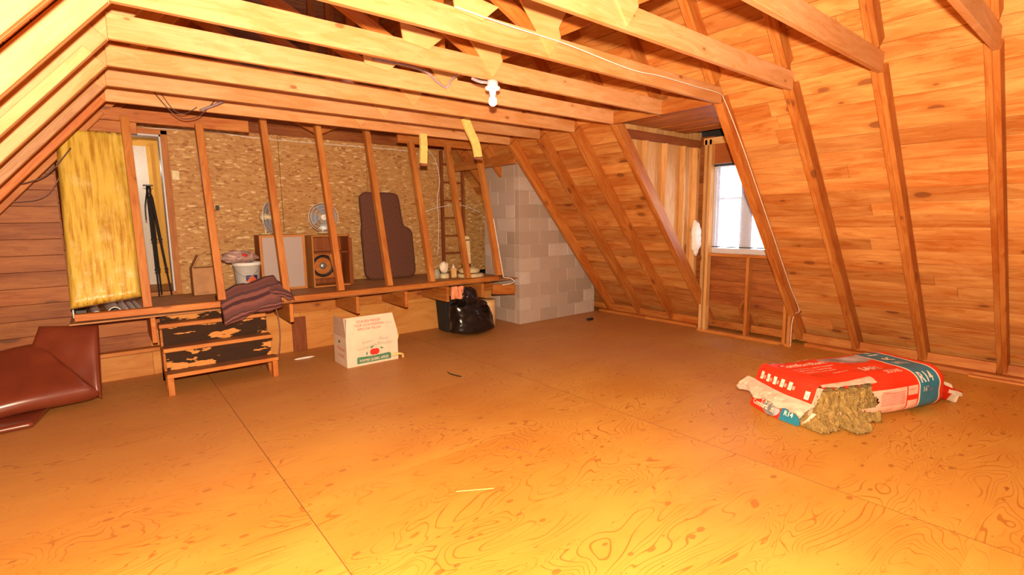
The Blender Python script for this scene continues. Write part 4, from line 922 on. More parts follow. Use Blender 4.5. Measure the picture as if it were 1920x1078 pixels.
# --- fans
def fan(x, y, z, yaw, label, r=0.19):
    t = thing('table_fan', (x, y, z - 0.215), label, 'fan', 'wire-caged fans on the speaker cabinets')
    ax = V((math.sin(yaw), -math.cos(yaw), 0)); c = V((x, y, z)); Rm = V((0, 0, 1)).rotation_difference(ax).to_matrix()
    for nm, sgn in (('front_guard', 1), ('rear_guard', -1)):
        bm = bmesh.new()
        def prof(q): return sgn * 0.055 * (1 - (q / r) ** 2)
        for q in (0.35, 0.6, 0.85, 1.0):
            R_ = r * q; tube_bm([c + Rm @ V((R_ * math.cos(a * math.pi / 18), R_ * math.sin(a * math.pi / 18), prof(R_) + 0.003 * sgn)) for a in range(36)], 0.0042 if q == 1.0 else 0.0022, 5, bm, closed=True)
        for a in range(36):
            th = a * math.pi / 18
            tube_bm([c + Rm @ V((q * r * math.cos(th), q * r * math.sin(th), prof(q * r))) for q in (0.2, 0.5, 0.8, 1.0)], 0.0014, 3, bm, cap=False)
        gd = finish(bm, nm, M['fanguard'], t, smooth=True)
        finish(lathe_bm([(0, 0.0), (0.04, 0.0), (0.04, 0.006), (0, 0.008)], 20, None, c + ax * sgn * 0.055, ax * sgn), 'guard_badge', M['fanguard'], gd)
    bm = bmesh.new()
    for b in range(4):
        g2 = []
        for i in range(7):
            row = []
            for j in range(7):
                rad = 0.03 + (r - 0.05) * i / 6; a = b * math.pi / 2 + (j / 6 - 0.5) * 1.15 * (0.6 + 0.4 * i / 6)
                row.append(bm.verts.new(c + Rm @ V((rad * math.cos(a), rad * math.sin(a), 0.03 * (j / 6 - 0.5)))))
            g2.append(row)
        for i in range(6):
            for j in range(6): bm.faces.new((g2[i][j], g2[i + 1][j], g2[i + 1][j + 1], g2[i][j + 1]))
    finish(bm, 'blades', M['fanblade'], t, smooth=True)
    lathe('motor', [(0, -0.13), (0.035, -0.13), (0.05, -0.10), (0.05, -0.05), (0.03, 0.02), (0, 0.02)], M['cream'], t, c, ax, 20)
    lathe('base', [(0, 0), (0.075, 0), (0.08, 0.012), (0.03, 0.02), (0, 0.02)], M['cream'], t, (x - ax.x * 0.08, y - ax.y * 0.08, z - 0.213))
    finish(tube_bm([c - ax * 0.08 - V((0, 0, 0.20)), c - ax * 0.08 - V((0, 0, 0.03))], 0.013, 8), 'neck', M['cream'], t)
fan(1.68, 6.90, 1.638, 0.85, 'caged fan on the grille speaker, turned sideways', 0.20)
fan(2.33, 6.88, 1.635, -0.12, 'caged fan facing forward on the open cabinet', 0.19)

# --- lounger cushion
def rounded_slab(poly, th, r=0.04, seg=4):
    """outline in (x, y) local, thickness along z, soft edges"""
    bm = bmesh.new(); a = [bm.verts.new((x, y, 0)) for x, y in poly]; f = bm.faces.new(a)
    ret = bmesh.ops.extrude_face_region(bm, geom=[f]); vs = [v for v in ret['geom'] if isinstance(v, bmesh.types.BMVert)]
    bmesh.ops.translate(bm, verts=vs, vec=(0, 0, th)); bmesh.ops.recalc_face_normals(bm, faces=bm.faces)
    es = [e for e in bm.edges if abs(e.verts[0].co.z - e.verts[1].co.z) < 1e-6]
    bmesh.ops.bevel(bm, geom=es, offset=r, segments=seg, profile=0.5, affect='EDGES'); return bm
def round_poly(pts, r, n=5):
    out = []; m = len(pts)
    for i in range(m):
        p, a, b = V(pts[i]).to_2d(), V(pts[i - 1]).to_2d(), V(pts[(i + 1) % m]).to_2d(); rr = r[i] if isinstance(r, (list, tuple)) else r
        d1 = (a - p).normalized() * rr; d2 = (b - p).normalized() * rr
        for k in range(n + 1):
            t = k / n; q = (p + d1) * (1 - t) ** 2 + p * 2 * t * (1 - t) + (p + d2) * t * t; out.append((q.x, q.y))
    return out
lp = [(x, y, 0) for x, y in ((0.0, 0.0), (0.80, 0.0), (0.80, 0.70), (0.66, 0.78), (0.62, 1.27), (0.02, 1.27), (0.02, 0.80), (0.0, 0.70))]
lc = thing('lounger_cushion', (3.3, 7.1, 0.72), 'dark brown upholstered lounger cushion with a narrower top, leaning on strand board', 'cushion')
finish(rounded_slab(round_poly(lp, [0.13, 0.13, 0.06, 0.05, 0.10, 0.10, 0.03, 0.03]), 0.10, 0.03), 'padding', M['lounge'], lc, frame((2.93, 7.06, 0.722), (1, 0, 0), (0, 0.12, 1)), smooth=True)
Ml = frame((2.93, 7.06, 0.722), (1, 0, 0), (0, 0.12, 1))
bm = tube_bm([Ml @ V((x, y, 0.088)) for x, y in round_poly(lp, [0.13, 0.13, 0.06, 0.05, 0.10, 0.10, 0.03, 0.03])], 0.007, 6, closed=True); finish(bm, 'piping', M['lounge'], lc, smooth=True)

# --- ladder on the strand board
ld = thing('ladder', (4.6, 7.24, 0.72), 'dark reddish wooden ladder standing against the strand board wall', 'ladder')
for x in (4.375, 4.785): box('rail', x, x + 0.035, 7.19, 7.26, 0.722, 2.70, M['ladderwood'], ld)
for i, z in enumerate((1.02, 1.31, 1.60, 1.89, 2.18, 2.47)): box('rung', 4.41, 4.785, 7.205, 7.245, z, z + 0.03, M['ladderwood'], ld)

# --- bottles, jar, scoop bag and cream appliance
lathe('x', [(0, 0)], M['glassjar'], None) if False else None
jr = thing('glass_jar', (3.90, 6.42, 0.72), 'round glass jar with a yellow label on the platform', 'jar')
lathe('jar', [(0, 0), (0.068, 0), (0.07, 0.01), (0.07, 0.065), (0, 0.065)], M['cream'], jr, (3.92, 6.44, 0.722)); lathe('lid', [(0, 0.065), (0.06, 0.065), (0.06, 0.08), (0, 0.08)], M['glassjar'], jr, (3.92, 6.44, 0.722))
o = lathe('glass_jar', [(0, 0), (0.05, 0), (0.052, 0.09), (0.035, 0.12), (0.038, 0.14), (0, 0.14)], M['glassjar'], None, (3.80, 6.47, 0.722)); tag(o, 'smaller clear jar left of the round jar', 'jar')
o = finish(blob_bm((3.925, 6.46, 0.88), (0.065, 0.05, 0.078), 0.3, 2.2, 20, 14, seed=8, floor=0.803), 'plastic_bag', M['bagwhite'], None, smooth=True); tag(o, 'white and brown plastic bag stuffed on the round jar', 'plastic bag')
bo = thing('yellow_bottle', (4.06, 6.40, 0.72), 'square yellow bottle with a white nozzle on the platform', 'bottle')
box('bottle_body', 4.015, 4.095, 6.37, 6.42, 0.722, 0.865, M['bottle'], bo, 0.008); lathe('nozzle', [(0, 0), (0.02, 0), (0.018, 0.03), (0.007, 0.035), (0.005, 0.06), (0, 0.06)], M['porcelain'], bo, (4.05, 6.395, 0.865))
ap = thing('cream_appliance', (4.25, 6.28, 0.72), 'cream appliance with an upright column on a two-tier oval base', 'appliance')
bm = lathe_bm([(0, 0), (0.20, 0), (0.205, 0.025), (0.19, 0.05), (0, 0.05)], 28, None, (4.31, 6.33, 0.722)); finish(bm, 'base', M['cream'], ap, smooth=True)
bm = lathe_bm([(0, 0.07), (0.15, 0.07), (0.165, 0.10), (0.14, 0.13), (0.05, 0.15), (0, 0.15)], 28, None, (4.29, 6.33, 0.722)); finish(bm, 'turntable', M['cream'], ap, smooth=True)
lathe('spacer', [(0, 0.05), (0.08, 0.05), (0.08, 0.07), (0, 0.07)], M['black'], ap, (4.30, 6.33, 0.722))
finish(rounded_slab(round_poly([(-0.065, 0, 0), (0.065, 0, 0), (0.06, 0.42, 0), (-0.06, 0.42, 0)], [0.02, 0.02, 0.04, 0.04]), 0.07, 0.015), 'column', M['cream'], ap, frame((4.23, 6.34, 0.92), (1, 0, 0), (0.02, 0.05, 1)), smooth=True)
box('slot', 4.19, 4.275, 6.275, 6.285, 1.275, 1.29, M['blackmatte'], ap, 0.002); box('neck', 4.17, 4.30, 6.30, 6.36, 0.86, 0.93, M['black'], ap, 0.01)

# --- below the platform: drum, bin, bin bag, cloth
dr = thing('fibre_drum', (4.36, 6.0, 0), 'pale round fibre drum beside the block chimney', 'drum')
lathe('barrel', [(0, 0), (0.175, 0), (0.175, 0.40), (0.168, 0.405), (0, 0.405)], M['drum'], dr, (4.33, 6.02, 0), seg=40)
lathe('rim', [(0.172, 0.385), (0.18, 0.385), (0.18, 0.41), (0.172, 0.41), (0.172, 0.385)], M['drum'], dr, (4.33, 6.02, 0), seg=40)
bn = thing('black_bin', (3.80, 6.0, 0), 'matte black bin standing behind the black bag', 'bin')
bm = bmesh.new(); a = [bm.verts.new((x, y, 0)) for x, y in ((-0.13, -0.13), (0.13, -0.13), (0.13, 0.13), (-0.13, 0.13))]; b = [bm.verts.new((x * 1.2, y * 1.2, 0.46)) for x, y in ((-0.13, -0.13), (0.13, -0.13), (0.13, 0.13), (-0.13, 0.13))]
bm.faces.new(a[::-1]); bm.faces.new(b)
for i in range(4): bm.faces.new((a[i], a[(i + 1) % 4], b[(i + 1) % 4], b[i]))
bmesh.ops.bevel(bm, geom=bm.edges[:], offset=0.02, segments=2, affect='EDGES'); finish(bm, 'bin_body', M['blackmatte'], bn, Matrix.Translation((3.80, 6.12, 0)))
box('bin_rim', 3.635, 3.965, 5.955, 6.285, 0.45, 0.475, M['blackmatte'], bn, 0.006)
bg = thing('black_bin_bag', (3.9, 5.66, 0), 'knotted shiny black bin bag full of rubbish', 'bin bag')
bm = bmesh.new(); bmesh.ops.create_uvsphere(bm, u_segments=72, v_segments=48, radius=1.0)
for v in bm.verts:
    d = v.co.normalized(); h = (d.z + 1) / 2
    w = 0.34 * (1 - 0.30 * h ** 1.6 - 0.45 * max(0, h - 0.80) / 0.20) if h < 2 else 0
    hor = V((d.x, d.y, 0)); l = hor.length; sx = min(1.0, l * 1.55) if h < 0.7 else l * 1.55 * 0.9
    if l > 1e-4: hor /= l
    sx = min(sx, 1.0)
    n1 = 0.10 * noise.noise(d * 1.8 + V((4, 2, 7))) + 0.07 * (0.5 - abs(noise.noise(d * 4.2 + V((1, 5, 2))))) + 0.02 * noise.noise(d * 12)
    ply = 0.05 * math.sin(math.atan2(d.y, d.x) * 9) * max(0, h - 0.55)
    v.co = V((3.915 - 0.10 * h + hor.x * sx * w * (1 + n1 + ply), 5.70 + hor.y * sx * w * 0.62 * (1 + n1 + ply), max(0.0, -0.01 + 0.54 * h ** 0.85 * (1 + 0.25 * n1))))
finish(bm, 'bag_body', M['binbag'], bg, smooth=True)
bm = bmesh.new(); bmesh.ops.create_uvsphere(bm, u_segments=48, v_segments=30, radius=1.0)
for v in bm.verts:
    d = v.co.normalized(); n1 = 0.12 * noise.noise(d * 2.2 + V((9, 2, 1))) + 0.06 * math.sin(math.atan2(d.y, d.x) * 8) * (0.5 - d.z)
    v.co = V((3.79 + d.x * 0.135 * (1 + n1), 5.63 + d.y * 0.11 * (1 + n1), 0.545 + d.z * 0.135 * (1 + n1)))
finish(bm, 'bag_top', M['binbag'], bg, smooth=True)
for i, (a, b_) in enumerate((((3.80, 5.60, 0.43), (4.02, 5.52, 0.36)), ((3.78, 5.60, 0.44), (3.56, 5.55, 0.50)))):
    a, b_ = V(a), V(b_); bm = bmesh.new(); g2 = []
    for k in range(9):
        t = k / 8; p = a.lerp(b_, t); row = [bm.verts.new(p + V((0, -0.01 + 0.02 * math.sin(j * 2.1 + k), (j - 2) * 0.018 * (0.5 + t)))) for j in range(5)]; g2.append(row)
    for k in range(8):
        for j in range(4): bm.faces.new((g2[k][j], g2[k + 1][j], g2[k + 1][j + 1], g2[k][j + 1]))
    bmesh.ops.solidify(bm, geom=bm.faces[:], thickness=0.006); finish(bm, 'bag_ear', M['binbag'], bg, smooth=True)
bm = bmesh.new(); bmesh.ops.create_cube(bm, size=1.0); bmesh.ops.subdivide_edges(bm, edges=bm.edges[:], cuts=14, use_grid_fill=True)
for v in bm.verts:
    q = v.co.copy(); w_ = noise.noise(V((q.x * 3, q.z * 2, 4))) * 0.02 + 0.008 * math.sin(q.x * 22 + q.z * 3); e = max(abs(q.x), abs(q.z)) * 2
    v.co = V((3.60 + q.x * (0.19 - 0.03 * q.z) + noise.noise(V((0, q.z * 3, 1))) * 0.015, 5.60 + q.y * 0.05 * (1.1 - 0.7 * e ** 4) + w_, 0.625 + q.z * 0.17 + noise.noise(V((q.x * 3, 0, 7))) * 0.02))
o = finish(bm, 'cloth', M['pinkcloth'], None, smooth=True); tag(o, 'bright orange-pink cloth hanging at the platform edge beside the black bag', 'cloth')

# --- apple box
ab = thing('apple_box', (2.22, 5.4, 0), 'white cardboard apple box with red and green printing and open flaps', 'box')
A0 = V((1.93, 5.225, 0)); ABZ = 0.30
Mb = frame(A0, (1, 0.0, 0), (-0.08, 1, 0))
def FB(x0, x1, y0, y1, z0, z1, nm, m): return finish(box_bm(x0, x1, y0, y1, z0, z1, 0.001), nm, m, ab, Mb)
FB(0, 0.60, 0, 0.005, 0, 0.33, 'front_panel', M['cartonwhite']); FB(0, 0.60, 0.365, 0.37, 0, 0.33, 'back_panel', M['cartonwhite'])
FB(0, 0.005, 0.005, 0.365, 0, 0.33, 'side_panel', M['cartonwhite']); FB(0.595, 0.60, 0.005, 0.365, 0, 0.33, 'side_panel', M['cartonwhite']); FB(0.005, 0.595, 0.005, 0.365, 0, 0.005, 'bottom', M['cartoninside'])
Mf = Mb @ frame((0, 0, 0.33), (1, 0, 0), (0, 0.22, 1))
ff = finish(prism_bm([(0, 0), (0.60, 0), (0.565, 0.215), (0.0, 0.215)], -0.0025, 0.0025), 'flap', M['cartonwhite'], ab, Mf @ Matrix(((1, 0, 0, 0), (0, 0, 1, 0), (0, -1, 0, 0), (0, 0, 0, 1))))
Ms = Mb @ frame((0, 0, 0.33), (0, 1, 0), (0.06, 0, 1))
finish(prism_bm([(0.0, 0), (0.365, 0), (0.365, 0.20), (0.0, 0.205)], -0.0025, 0.0025), 'flap', M['cartoninside'], ab, Ms @ Matrix(((1, 0, 0, 0), (0, 0, 1, 0), (0, -1, 0, 0), (0, 0, 0, 1))))
def fpm(a, b): return Mb @ V((a, -0.0015, b))
def ffm(a, b): return Mf @ V((a, b, 0.0045))
bm = bmesh.new()
for i, s in enumerate(('POUR BIEN MANGER', 'YOUR GOOD MORNING', 'APPLE FOR THE DAY')): put_text(bm, s, 0.040, ffm, 0.275, 0.145 - i * 0.042, squeeze=0.75, align='CENTER')
finish(bm, 'red_writing', M['redprint'], ab)
bm = bmesh.new(); put_text(bm, 'Saveur', 0.05, fpm, 0.24, 0.245, step=0, rot=0.13, align='CENTER', squeeze=0.9); put_text(bm, 'incomparable!', 0.048, fpm, 0.245, 0.185, rot=0.16, align='CENTER', squeeze=0.9)
put_text(bm, 'Flavor', 0.05, fpm, 0.43, 0.255, rot=-0.08, align='CENTER', squeeze=0.9); put_text(bm, 'Beautiful!', 0.048, fpm, 0.44, 0.205, rot=-0.10, align='CENTER', squeeze=0.9); put_text(bm, 'Fraiche', 0.036, ffm, 0.49, 0.10, align='CENTER', rot=-0.04)
finish(bm, 'script_writing', M['greyprint'], ab)
bm = bmesh.new(); put_grid(bm, 0.11, 0.51, 0.025, 0.085, fpm, 2, 1); put_poly(bm, [(0.11, 0.085), (0.51, 0.085), (0.49, 0.10), (0.31, 0.092), (0.12, 0.10)], fpm)
for cx, cz, a_ in ((0.285, 0.19, 0.4), (0.40, 0.165, -0.3), (0.225, 0.125, 1.2)): put_poly(bm, [(cx + 0.028 * math.cos(a_), cz + 0.028 * math.sin(a_)), (cx - 0.008 * math.sin(a_), cz + 0.010), (cx - 0.024 * math.cos(a_), cz - 0.024 * math.sin(a_)), (cx + 0.008 * math.sin(a_), cz - 0.010)], fpm)
finish(bm, 'green_banner', M['greenprint'], ab)
bm = bmesh.new()
for cx in (0.30, 0.335): put_poly(bm, [(cx + 0.038 * math.cos(t * math.pi / 9), 0.135 + 0.036 * math.sin(t * math.pi / 9)) for t in range(18)], lambda a, b, c_=cx: Mb @ V((a, -0.0015 - 0.0006 * (c_ > 0.32), b)))
finish(bm, 'apple_print', M['redprint'], ab)
bm = bmesh.new(); put_text(bm, 'POMMES QUEBEC APPLES', 0.040, lambda a, b: Mb @ V((a, -0.0028, b)), 0.31, 0.041, align='CENTER', squeeze=0.74, bold=0.02)
finish(bm, 'banner_writing', M['cartonwhite'], ab)
def sdm(a, b): return Mb @ V((-0.0015, 0.37 - a, b))
bm = bmesh.new(); put_text(bm, 'McIntosh', 0.06, sdm, 0.10, 0.17); put_text(bm, 'QUEBEC', 0.05, sdm, 0.12, 0.10, rot=-0.06); finish(bm, 'side_writing', M['redprint'], ab)
bm = bmesh.new(); put_poly(bm, [(0.17 + 0.03 * math.cos(t * math.pi / 6), 0.265 + 0.016 * math.sin(t * math.pi / 6)) for t in range(12)], sdm); finish(bm, 'side_emblem', M['greenprint'], ab)
o = cable('packing_tape', [(2.54, 5.30, 0.30), (2.575, 5.33, 0.29), (2.60, 5.36, 0.24), (2.585, 5.36, 0.19), (2.56, 5.34, 0.15)], 0.012, M['straw'], None, parent=ab)
cable('packing_tape', [(2.44, 5.205, 0.06), (2.51, 5.19, 0.07), (2.57, 5.20, 0.05), (2.585, 5.22, 0.012)], 0.014, M['straw'], None, parent=ab)

# --- brown vinyl mattress, folded
vm = thing('vinyl_mattress', (-0.7, 5.6, 0), 'glossy brown vinyl mattress folded on the floor at the far left', 'mattress')
def slab(corners, th, nx=18, ny=14, r=0.05, bulge=0.02, seed=0, wr=0.01):
    a, b, c, d = [V(q) for q in corners]; nrm = (b - a).cross(d - a).normalized(); bm = bmesh.new()
    def P_(u, v, s):
        p = a * (1 - u) * (1 - v) + b * u * (1 - v) + c * u * v + d * (1 - u) * v
        e = min(u * (b - a).length, (1 - u) * (b - a).length, v * (d - a).length, (1 - v) * (d - a).length)
        q = max(0.0, 1 - e / r); k = math.sqrt(max(0.0, 1 - q * q)); w_ = wr * fbm((u * 3 + seed, v * 3, seed), 1.3)
        return p + nrm * s * (th / 2 * k + bulge * math.sin(math.pi * u) * math.sin(math.pi * v)) + nrm * w_
    for s in (1, -1):
        def ease(t): return 0.5 - 0.5 * math.cos(math.pi * t) if True else t
        g = [[bm.verts.new(P_(ease(i / nx), ease(j / ny), s)) for j in range(ny + 1)] for i in range(nx + 1)]
        for i in range(nx):
            for j in range(ny): bm.faces.new((g[i][j], g[i + 1][j], g[i + 1][j + 1], g[i][j + 1]))
    bmesh.ops.remove_doubles(bm, verts=bm.verts[:], dist=0.0008); return bm
finish(slab([(-0.60, 5.93, 0.42), (-0.13, 5.66, 0.03), (-0.10, 5.92, 0.66), (-0.50, 6.00, 0.69)], 0.07, r=0.04, bulge=0.012), 'upright_panel', M['vinyl'], vm, smooth=True)
finish(slab([(-1.5, 5.34, 0.10), (-0.14, 5.60, 0.10), (-0.52, 5.98, 0.52), (-1.5, 6.10, 0.35)], 0.15, 30, 16, r=0.075, bulge=0.02, seed=3, wr=0.02), 'sloping_panel', M['vinyl'], vm, smooth=True)
finish(slab([(-1.5, 5.18, 0.03), (-0.55, 5.28, 0.025), (-0.45, 5.80, 0.03), (-1.5, 5.9, 0.03)], 0.05, r=0.025, bulge=0.004, seed=5, wr=0.006), 'lower_panel', M['vinyl'], vm, smooth=True)

# --- odds and ends on the floor
o = box('rubber_block', 5.77, 5.89, 5.24, 5.29, 0, 0.035, M['black'], None, 0.008); tag(o, 'small dark block on the floor before the chimney', 'block')
o = finish(tube_bm(smooth_pts([(2.70, 4.16, 0.004), (2.66, 4.24, 0.012), (2.655, 4.32, 0.010), (2.68, 4.40, 0.004)], 6), [0.001] + [0.006] * 17 + [0.001], 6), 'black_shard', M['black'], None); tag(o, 'curved black plastic shard lying mid-floor', 'plastic shard')
cable('straw', [(1.47, 2.355, 0.003), (1.56, 2.30, 0.003), (1.66, 2.24, 0.003)], 0.0022, M['straw'], 'pale straw stalk lying on the near floor', 'straw')
cable('straw', [(2.05, 2.62, 0.003), (2.10, 2.50, 0.003), (2.13, 2.42, 0.003)], 0.002, M['foamend'], 'reddish splinter lying on the near floor', 'straw')
o = finish(blob_bm((1.70, 5.95, 0.010), (0.11, 0.018, 0.010), 0.3, 2, 12, 8, seed=2), 'white_scrap', M['tuft'], None, smooth=True); tag(o, 'white scrap lying on the floor below the platform beams', 'scrap')
o = finish(blob_bm((6.24, 3.74, 1.30), (0.08, 0.05, 0.20), 0.3, 1.6, 24, 20, seed=6), 'insulation_tuft', M['tuft'], None, smooth=True); tag(o, 'white fluffy insulation tuft stuffed beside the window studs', 'insulation')

# ================================================================== MINERAL WOOL BAG
wb = thing('insulation_bag', (4.6, 1.3, 0), 'torn red and teal bag of mineral wool batts lying on the floor', 'insulation bag')
WA = V((3.93, 1.39, 0)); ca, sa_ = math.cos(-0.38), math.sin(-0.38)
EX, EY = V((ca, sa_, 0)), V((-sa_, ca, 0))
LEN, WID, HGT = 1.50, 0.62, 0.345
def prof(s):
    """closed rounded section; s in metres from the bottom near edge, up, over the top, down the far side. returns (y, z, ny, nz)"""
    r = 0.12
    segs = [('l', (0, r), (0, HGT - r)), ('a', (r, HGT - r), math.pi, math.pi / 2), ('l', (r, HGT), (WID - r, HGT)), ('a', (WID - r, HGT - r), math.pi / 2, 0), ('l', (WID, HGT - r), (WID, r)), ('a', (WID - r, r), 0, -math.pi / 2), ('l', (WID - r, 0), (r, 0)), ('a', (r, r), -math.pi / 2, -math.pi)]
    for sg in segs:
        if sg[0] == 'l':
            a, b = V((*sg[1], 0)), V((*sg[2], 0)); L = (b - a).length
            if s <= L: p = a.lerp(b, s / L); d = (b - a).normalized(); return p.x, p.y, -d.y, d.x
        else:
            L = r * math.pi / 2
            if s <= L: t = sg[2] + (sg[3] - sg[2]) * s / L; return sg[1][0] + r * math.cos(t), sg[1][1] + r * math.sin(t), math.cos(t), math.sin(t)
        s -= L
    return 0, r, -1, 0
R_ = 0.12; S_SIDE = HGT - 2 * R_; S_ARC = R_ * math.pi / 2; S_TOP = WID - 2 * R_
S_TOT = 2 * (S_SIDE + S_ARC * 2 + S_TOP)
def surf(x, s, off=0.0):
    y, z, ny, nz = prof(s % S_TOT)
    lump = 0.010 * fbm((x * 3, y * 3, z * 3), 1.2, 2) + 0.005 * fbm((x * 11, y * 11, z * 11), 1.0, 3)
    sag = -0.02 * math.sin(math.pi * min(max(x / LEN, 0), 1)) * 0
    tp_ = 0.0
    if x > LEN - 0.13: q = (x - (LEN - 0.13)) / 0.13; tp_ = 1 - math.sqrt(max(0.0, 1 - q * q * 0.90))
    if x < 0.05: q = (0.05 - x) / 0.05; tp_ = max(tp_, 0.10 * q * q)
    yc, zc = WID / 2, HGT * 0.42
    y2 = yc + (y - yc) * (1 - tp_ * 0.75); z2 = zc + (z - zc) * (1 - tp_ * 0.9)
    z2 = z2 + (nz * (lump + off) if nz > -0.5 else off * nz); y2 += ny * (lump + off) + (0.05 * min(0, ny) * math.sin(math.pi * min(max(x / LEN, 0), 1)))
    lean = 0.12 * max(0, (z2 / HGT)) * max(0, 1 - x / 0.25) ** 1.5 * 1.0
    return WA + EX * (x + lean) + EY * y2 + V((0, 0, max(0.001, z2)))
# body grid with colour zones
X_T0, X_T1 = 1.07, 1.33
TORN_X = 0.60
bm = bmesh.new(); NX, NS = 104, 120; g = [[bm.verts.new(surf(LEN * i / NX, S_TOT * j / NS)) for j in range(NS)] for i in range(NX + 1)]
S_OVER = S_SIDE + S_ARC
for i in range(NX):
    for j in range(NS):
        x = LEN * (i + 0.5) / NX; s = S_TOT * (j + 0.5) / NS
        edge = TORN_X + 0.03 * math.sin(s * 40) - 0.10 * max(0, (s - S_SIDE) / S_ARC)
        if x < edge and (s < S_SIDE + 0.085 + 0.012 * math.sin(x * 50) or s > S_TOT - S_ARC): continue
        mi = 0
        if X_T0 - 0.006 <= x < X_T0 + 0.006 or X_T1 - 0.006 <= x < X_T1 + 0.006: mi = 2
        elif X_T0 < x < X_T1: mi = 2 if (abs(s - S_SIDE * 0.42) < 0.005) else 1
        elif x < X_T0 and (s < S_SIDE + 0.02 or s > S_TOT - S_ARC):
            mi = 4
            if abs(x - 0.93) < 0.007 or (x > 0.93 and 0.02 < s < 0.055) or x > 1.055: mi = 0
        elif S_OVER < s < S_OVER + S_TOP and ((x - 0.90) / 0.30) ** 2 + ((s - S_OVER - 0.40) / 0.19) ** 2 < 1 and x < X_T0: mi = 3
        f = bm.faces.new((g[i][j], g[i + 1][j], g[i + 1][(j + 1) % NS], g[i][(j + 1) % NS])); f.material_index = mi
bm.faces.new([g[NX][j] for j in range(NS)])
bm2 = bm
finish(bm2, 'bag_film', [M['bagred'], M['bagteal'], M['bagwhite'], M['baggrey'], M['bagpink']], wb, I4, smooth=True)
def wrap(off=0.003): return lambda a, b: surf(a, b, off)
def word(s_, *a, mat='bagwhite', nm='printed_word', **k):
    b_ = bmesh.new(); put_text(b_, s_, *a, **k); finish(b_, nm, M[mat], wb, I4)
# teal band: R14 on the near side, big words over the top
word('R14', 0.115, wrap(), X_T0 + 0.025, S_SIDE * 0.42 + 0.095, bold=0.02, squeeze=0.92)
word('16"', 0.06, wrap(), X_T0 + 0.04, S_SIDE * 0.42 + 0.02, squeeze=0.9)
word('R 14', 0.15, lambda a, b: surf(X_T0 + 0.20 - b, 0 + S_OVER + 0.16 + a, 0.003), 0, 0.02, bold=0.02)
word('ROXUL', 0.05, lambda a, b: surf(X_T0 + 0.10 + a * 0.8, S_OVER + 0.02 + b, 0.003), -0.06, 0.03)
word('SAFE', 0.05, lambda a, b: surf(X_T0 + 0.05 + a, S_OVER + 0.08 + b, 0.003), 0, 0.0, squeeze=0.9)
# red field
word('ROXUL', 0.13, lambda a, b: surf(0.12 + a, S_OVER + 0.40 + b, 0.003), 0, 0, bold=0.02)
word('ComfortBatt', 0.095, lambda a, b: surf(0.12 + a, S_OVER + 0.27 + b, 0.003), 0, 0, bold=0.015)
for i, s in enumerate(('fire resistant - water repellent', 'resiste au feu - hydrofuge', 'for wood and steel studs')): word(s, 0.036, lambda a, b: surf(0.16 + a, S_OVER + 0.20 - 0.045 * i + b, 0.003), 0, 0)
word('SAFE', 0.10, lambda a, b: surf(0.70 + a, S_OVER + 0.02 + b, 0.003), 0, 0, bold=0.02)
word('SOUND', 0.05, lambda a, b: surf(0.84 + a, S_OVER - 0.05 + b, 0.003), 0, 0); word('stone wool', 0.035, lambda a, b: surf(0.42 + a, S_OVER + 0.05 + b, 0.003), 0, 0)
bm = bmesh.new()
for i in range(9): put_grid(bm, TORN_X + 0.05, 0.905, 0.012 * i + 0.0, 0.012 * i + 0.0035, wrap(0.002), 6, 1)
put_text(bm, 'TABLE', 0.03, wrap(0.002), TORN_X + 0.06, S_SIDE - 0.01); finish(bm, 'small_print', M['redprint'], wb, I4); bm = bmesh.new(); put_text(bm, 'WARRANTY', 0.022, wrap(0.002), 0.945, S_SIDE - 0.01, squeeze=0.7); put_text(bm, '15 ft', 0.035, wrap(0.002), X_T0 + 0.13, 0.06, squeeze=0.6)
finish(bm, 'small_print', M['redprint'], wb, I4)
# left end: slanted red face with icon boxes, flap and lower red strip
def end(a, b, off=0.0):
    """a along the width from the near corner, b height"""
    t = b / HGT; lean = 0.12 * t; bul = 0.03 * math.sin(math.pi * min(max(a / WID, 0), 1)); top = 0.0
    if b > HGT - 0.05: top = 0.05 * ((b - (HGT - 0.05)) / 0.05) ** 2
    y = a * (1 - 0.0) ; y = 0.03 + (WID - 0.06) * a / WID
    if t < 0.5: y += 0.0
    return WA + EX * (-bul - 0.012 - off + lean + top + 0.008 * fbm((a * 6, b * 6, 0), 1.0)) + EY * y + V((0, 0, b))
bm = bmesh.new(); put_grid(bm, 0.0, WID, 0.15, HGT - 0.004, end, 30, 10, 0); put_grid(bm, 0.10, WID - 0.03, 0.004, 0.15, end, 26, 6, 0); finish(bm, 'end_film', [M['bagred']], wb, I4, smooth=True)
bm = bmesh.new(); put_grid(bm, 0.04, 0.22, 0.004, 0.13, lambda a, b: end(a, b, 0.003), 6, 4); finish(bm, 'teal_corner', M['bagteal'], wb, I4)
bm = bmesh.new(); put_poly(bm, [(0.33 + 0.10 * math.cos(t * math.pi / 10), 0.06 + 0.055 * math.sin(t * math.pi / 10)) for t in range(20)], lambda a, b: end(a, b, 0.004)); finish(bm, 'photo_oval', M['baggrey'], wb, I4)
def ete(a, b): return end(WID - a, b, 0.005)
word('ROXUL', 0.085, ete, 0.05, 0.085, bold=0.02); word('ComfortBatt', 0.058, ete, 0.07, 0.035, bold=0.02, squeeze=0.85); word('R14', 0.05, ete, WID - 0.19, 0.05, bold=0.02)
for i in range(5):
    a0 = 0.06 + i * 0.082; bm = bmesh.new(); put_grid(bm, a0, a0 + 0.036, 0.235, 0.295, ete, 2, 2); finish(bm, 'size_box', M['bagwhite'], wb, I4)
    word('III', 0.04, ete, a0 + 0.042, 0.245, squeeze=0.8)
bm = bmesh.new(); put_grid(bm, 0.545, 0.585, 0.205, 0.265, ete, 2, 2); finish(bm, 'size_box', M['bagwhite'], wb, I4)
def ete2(a, b): return end(WID - a, b, 0.007)
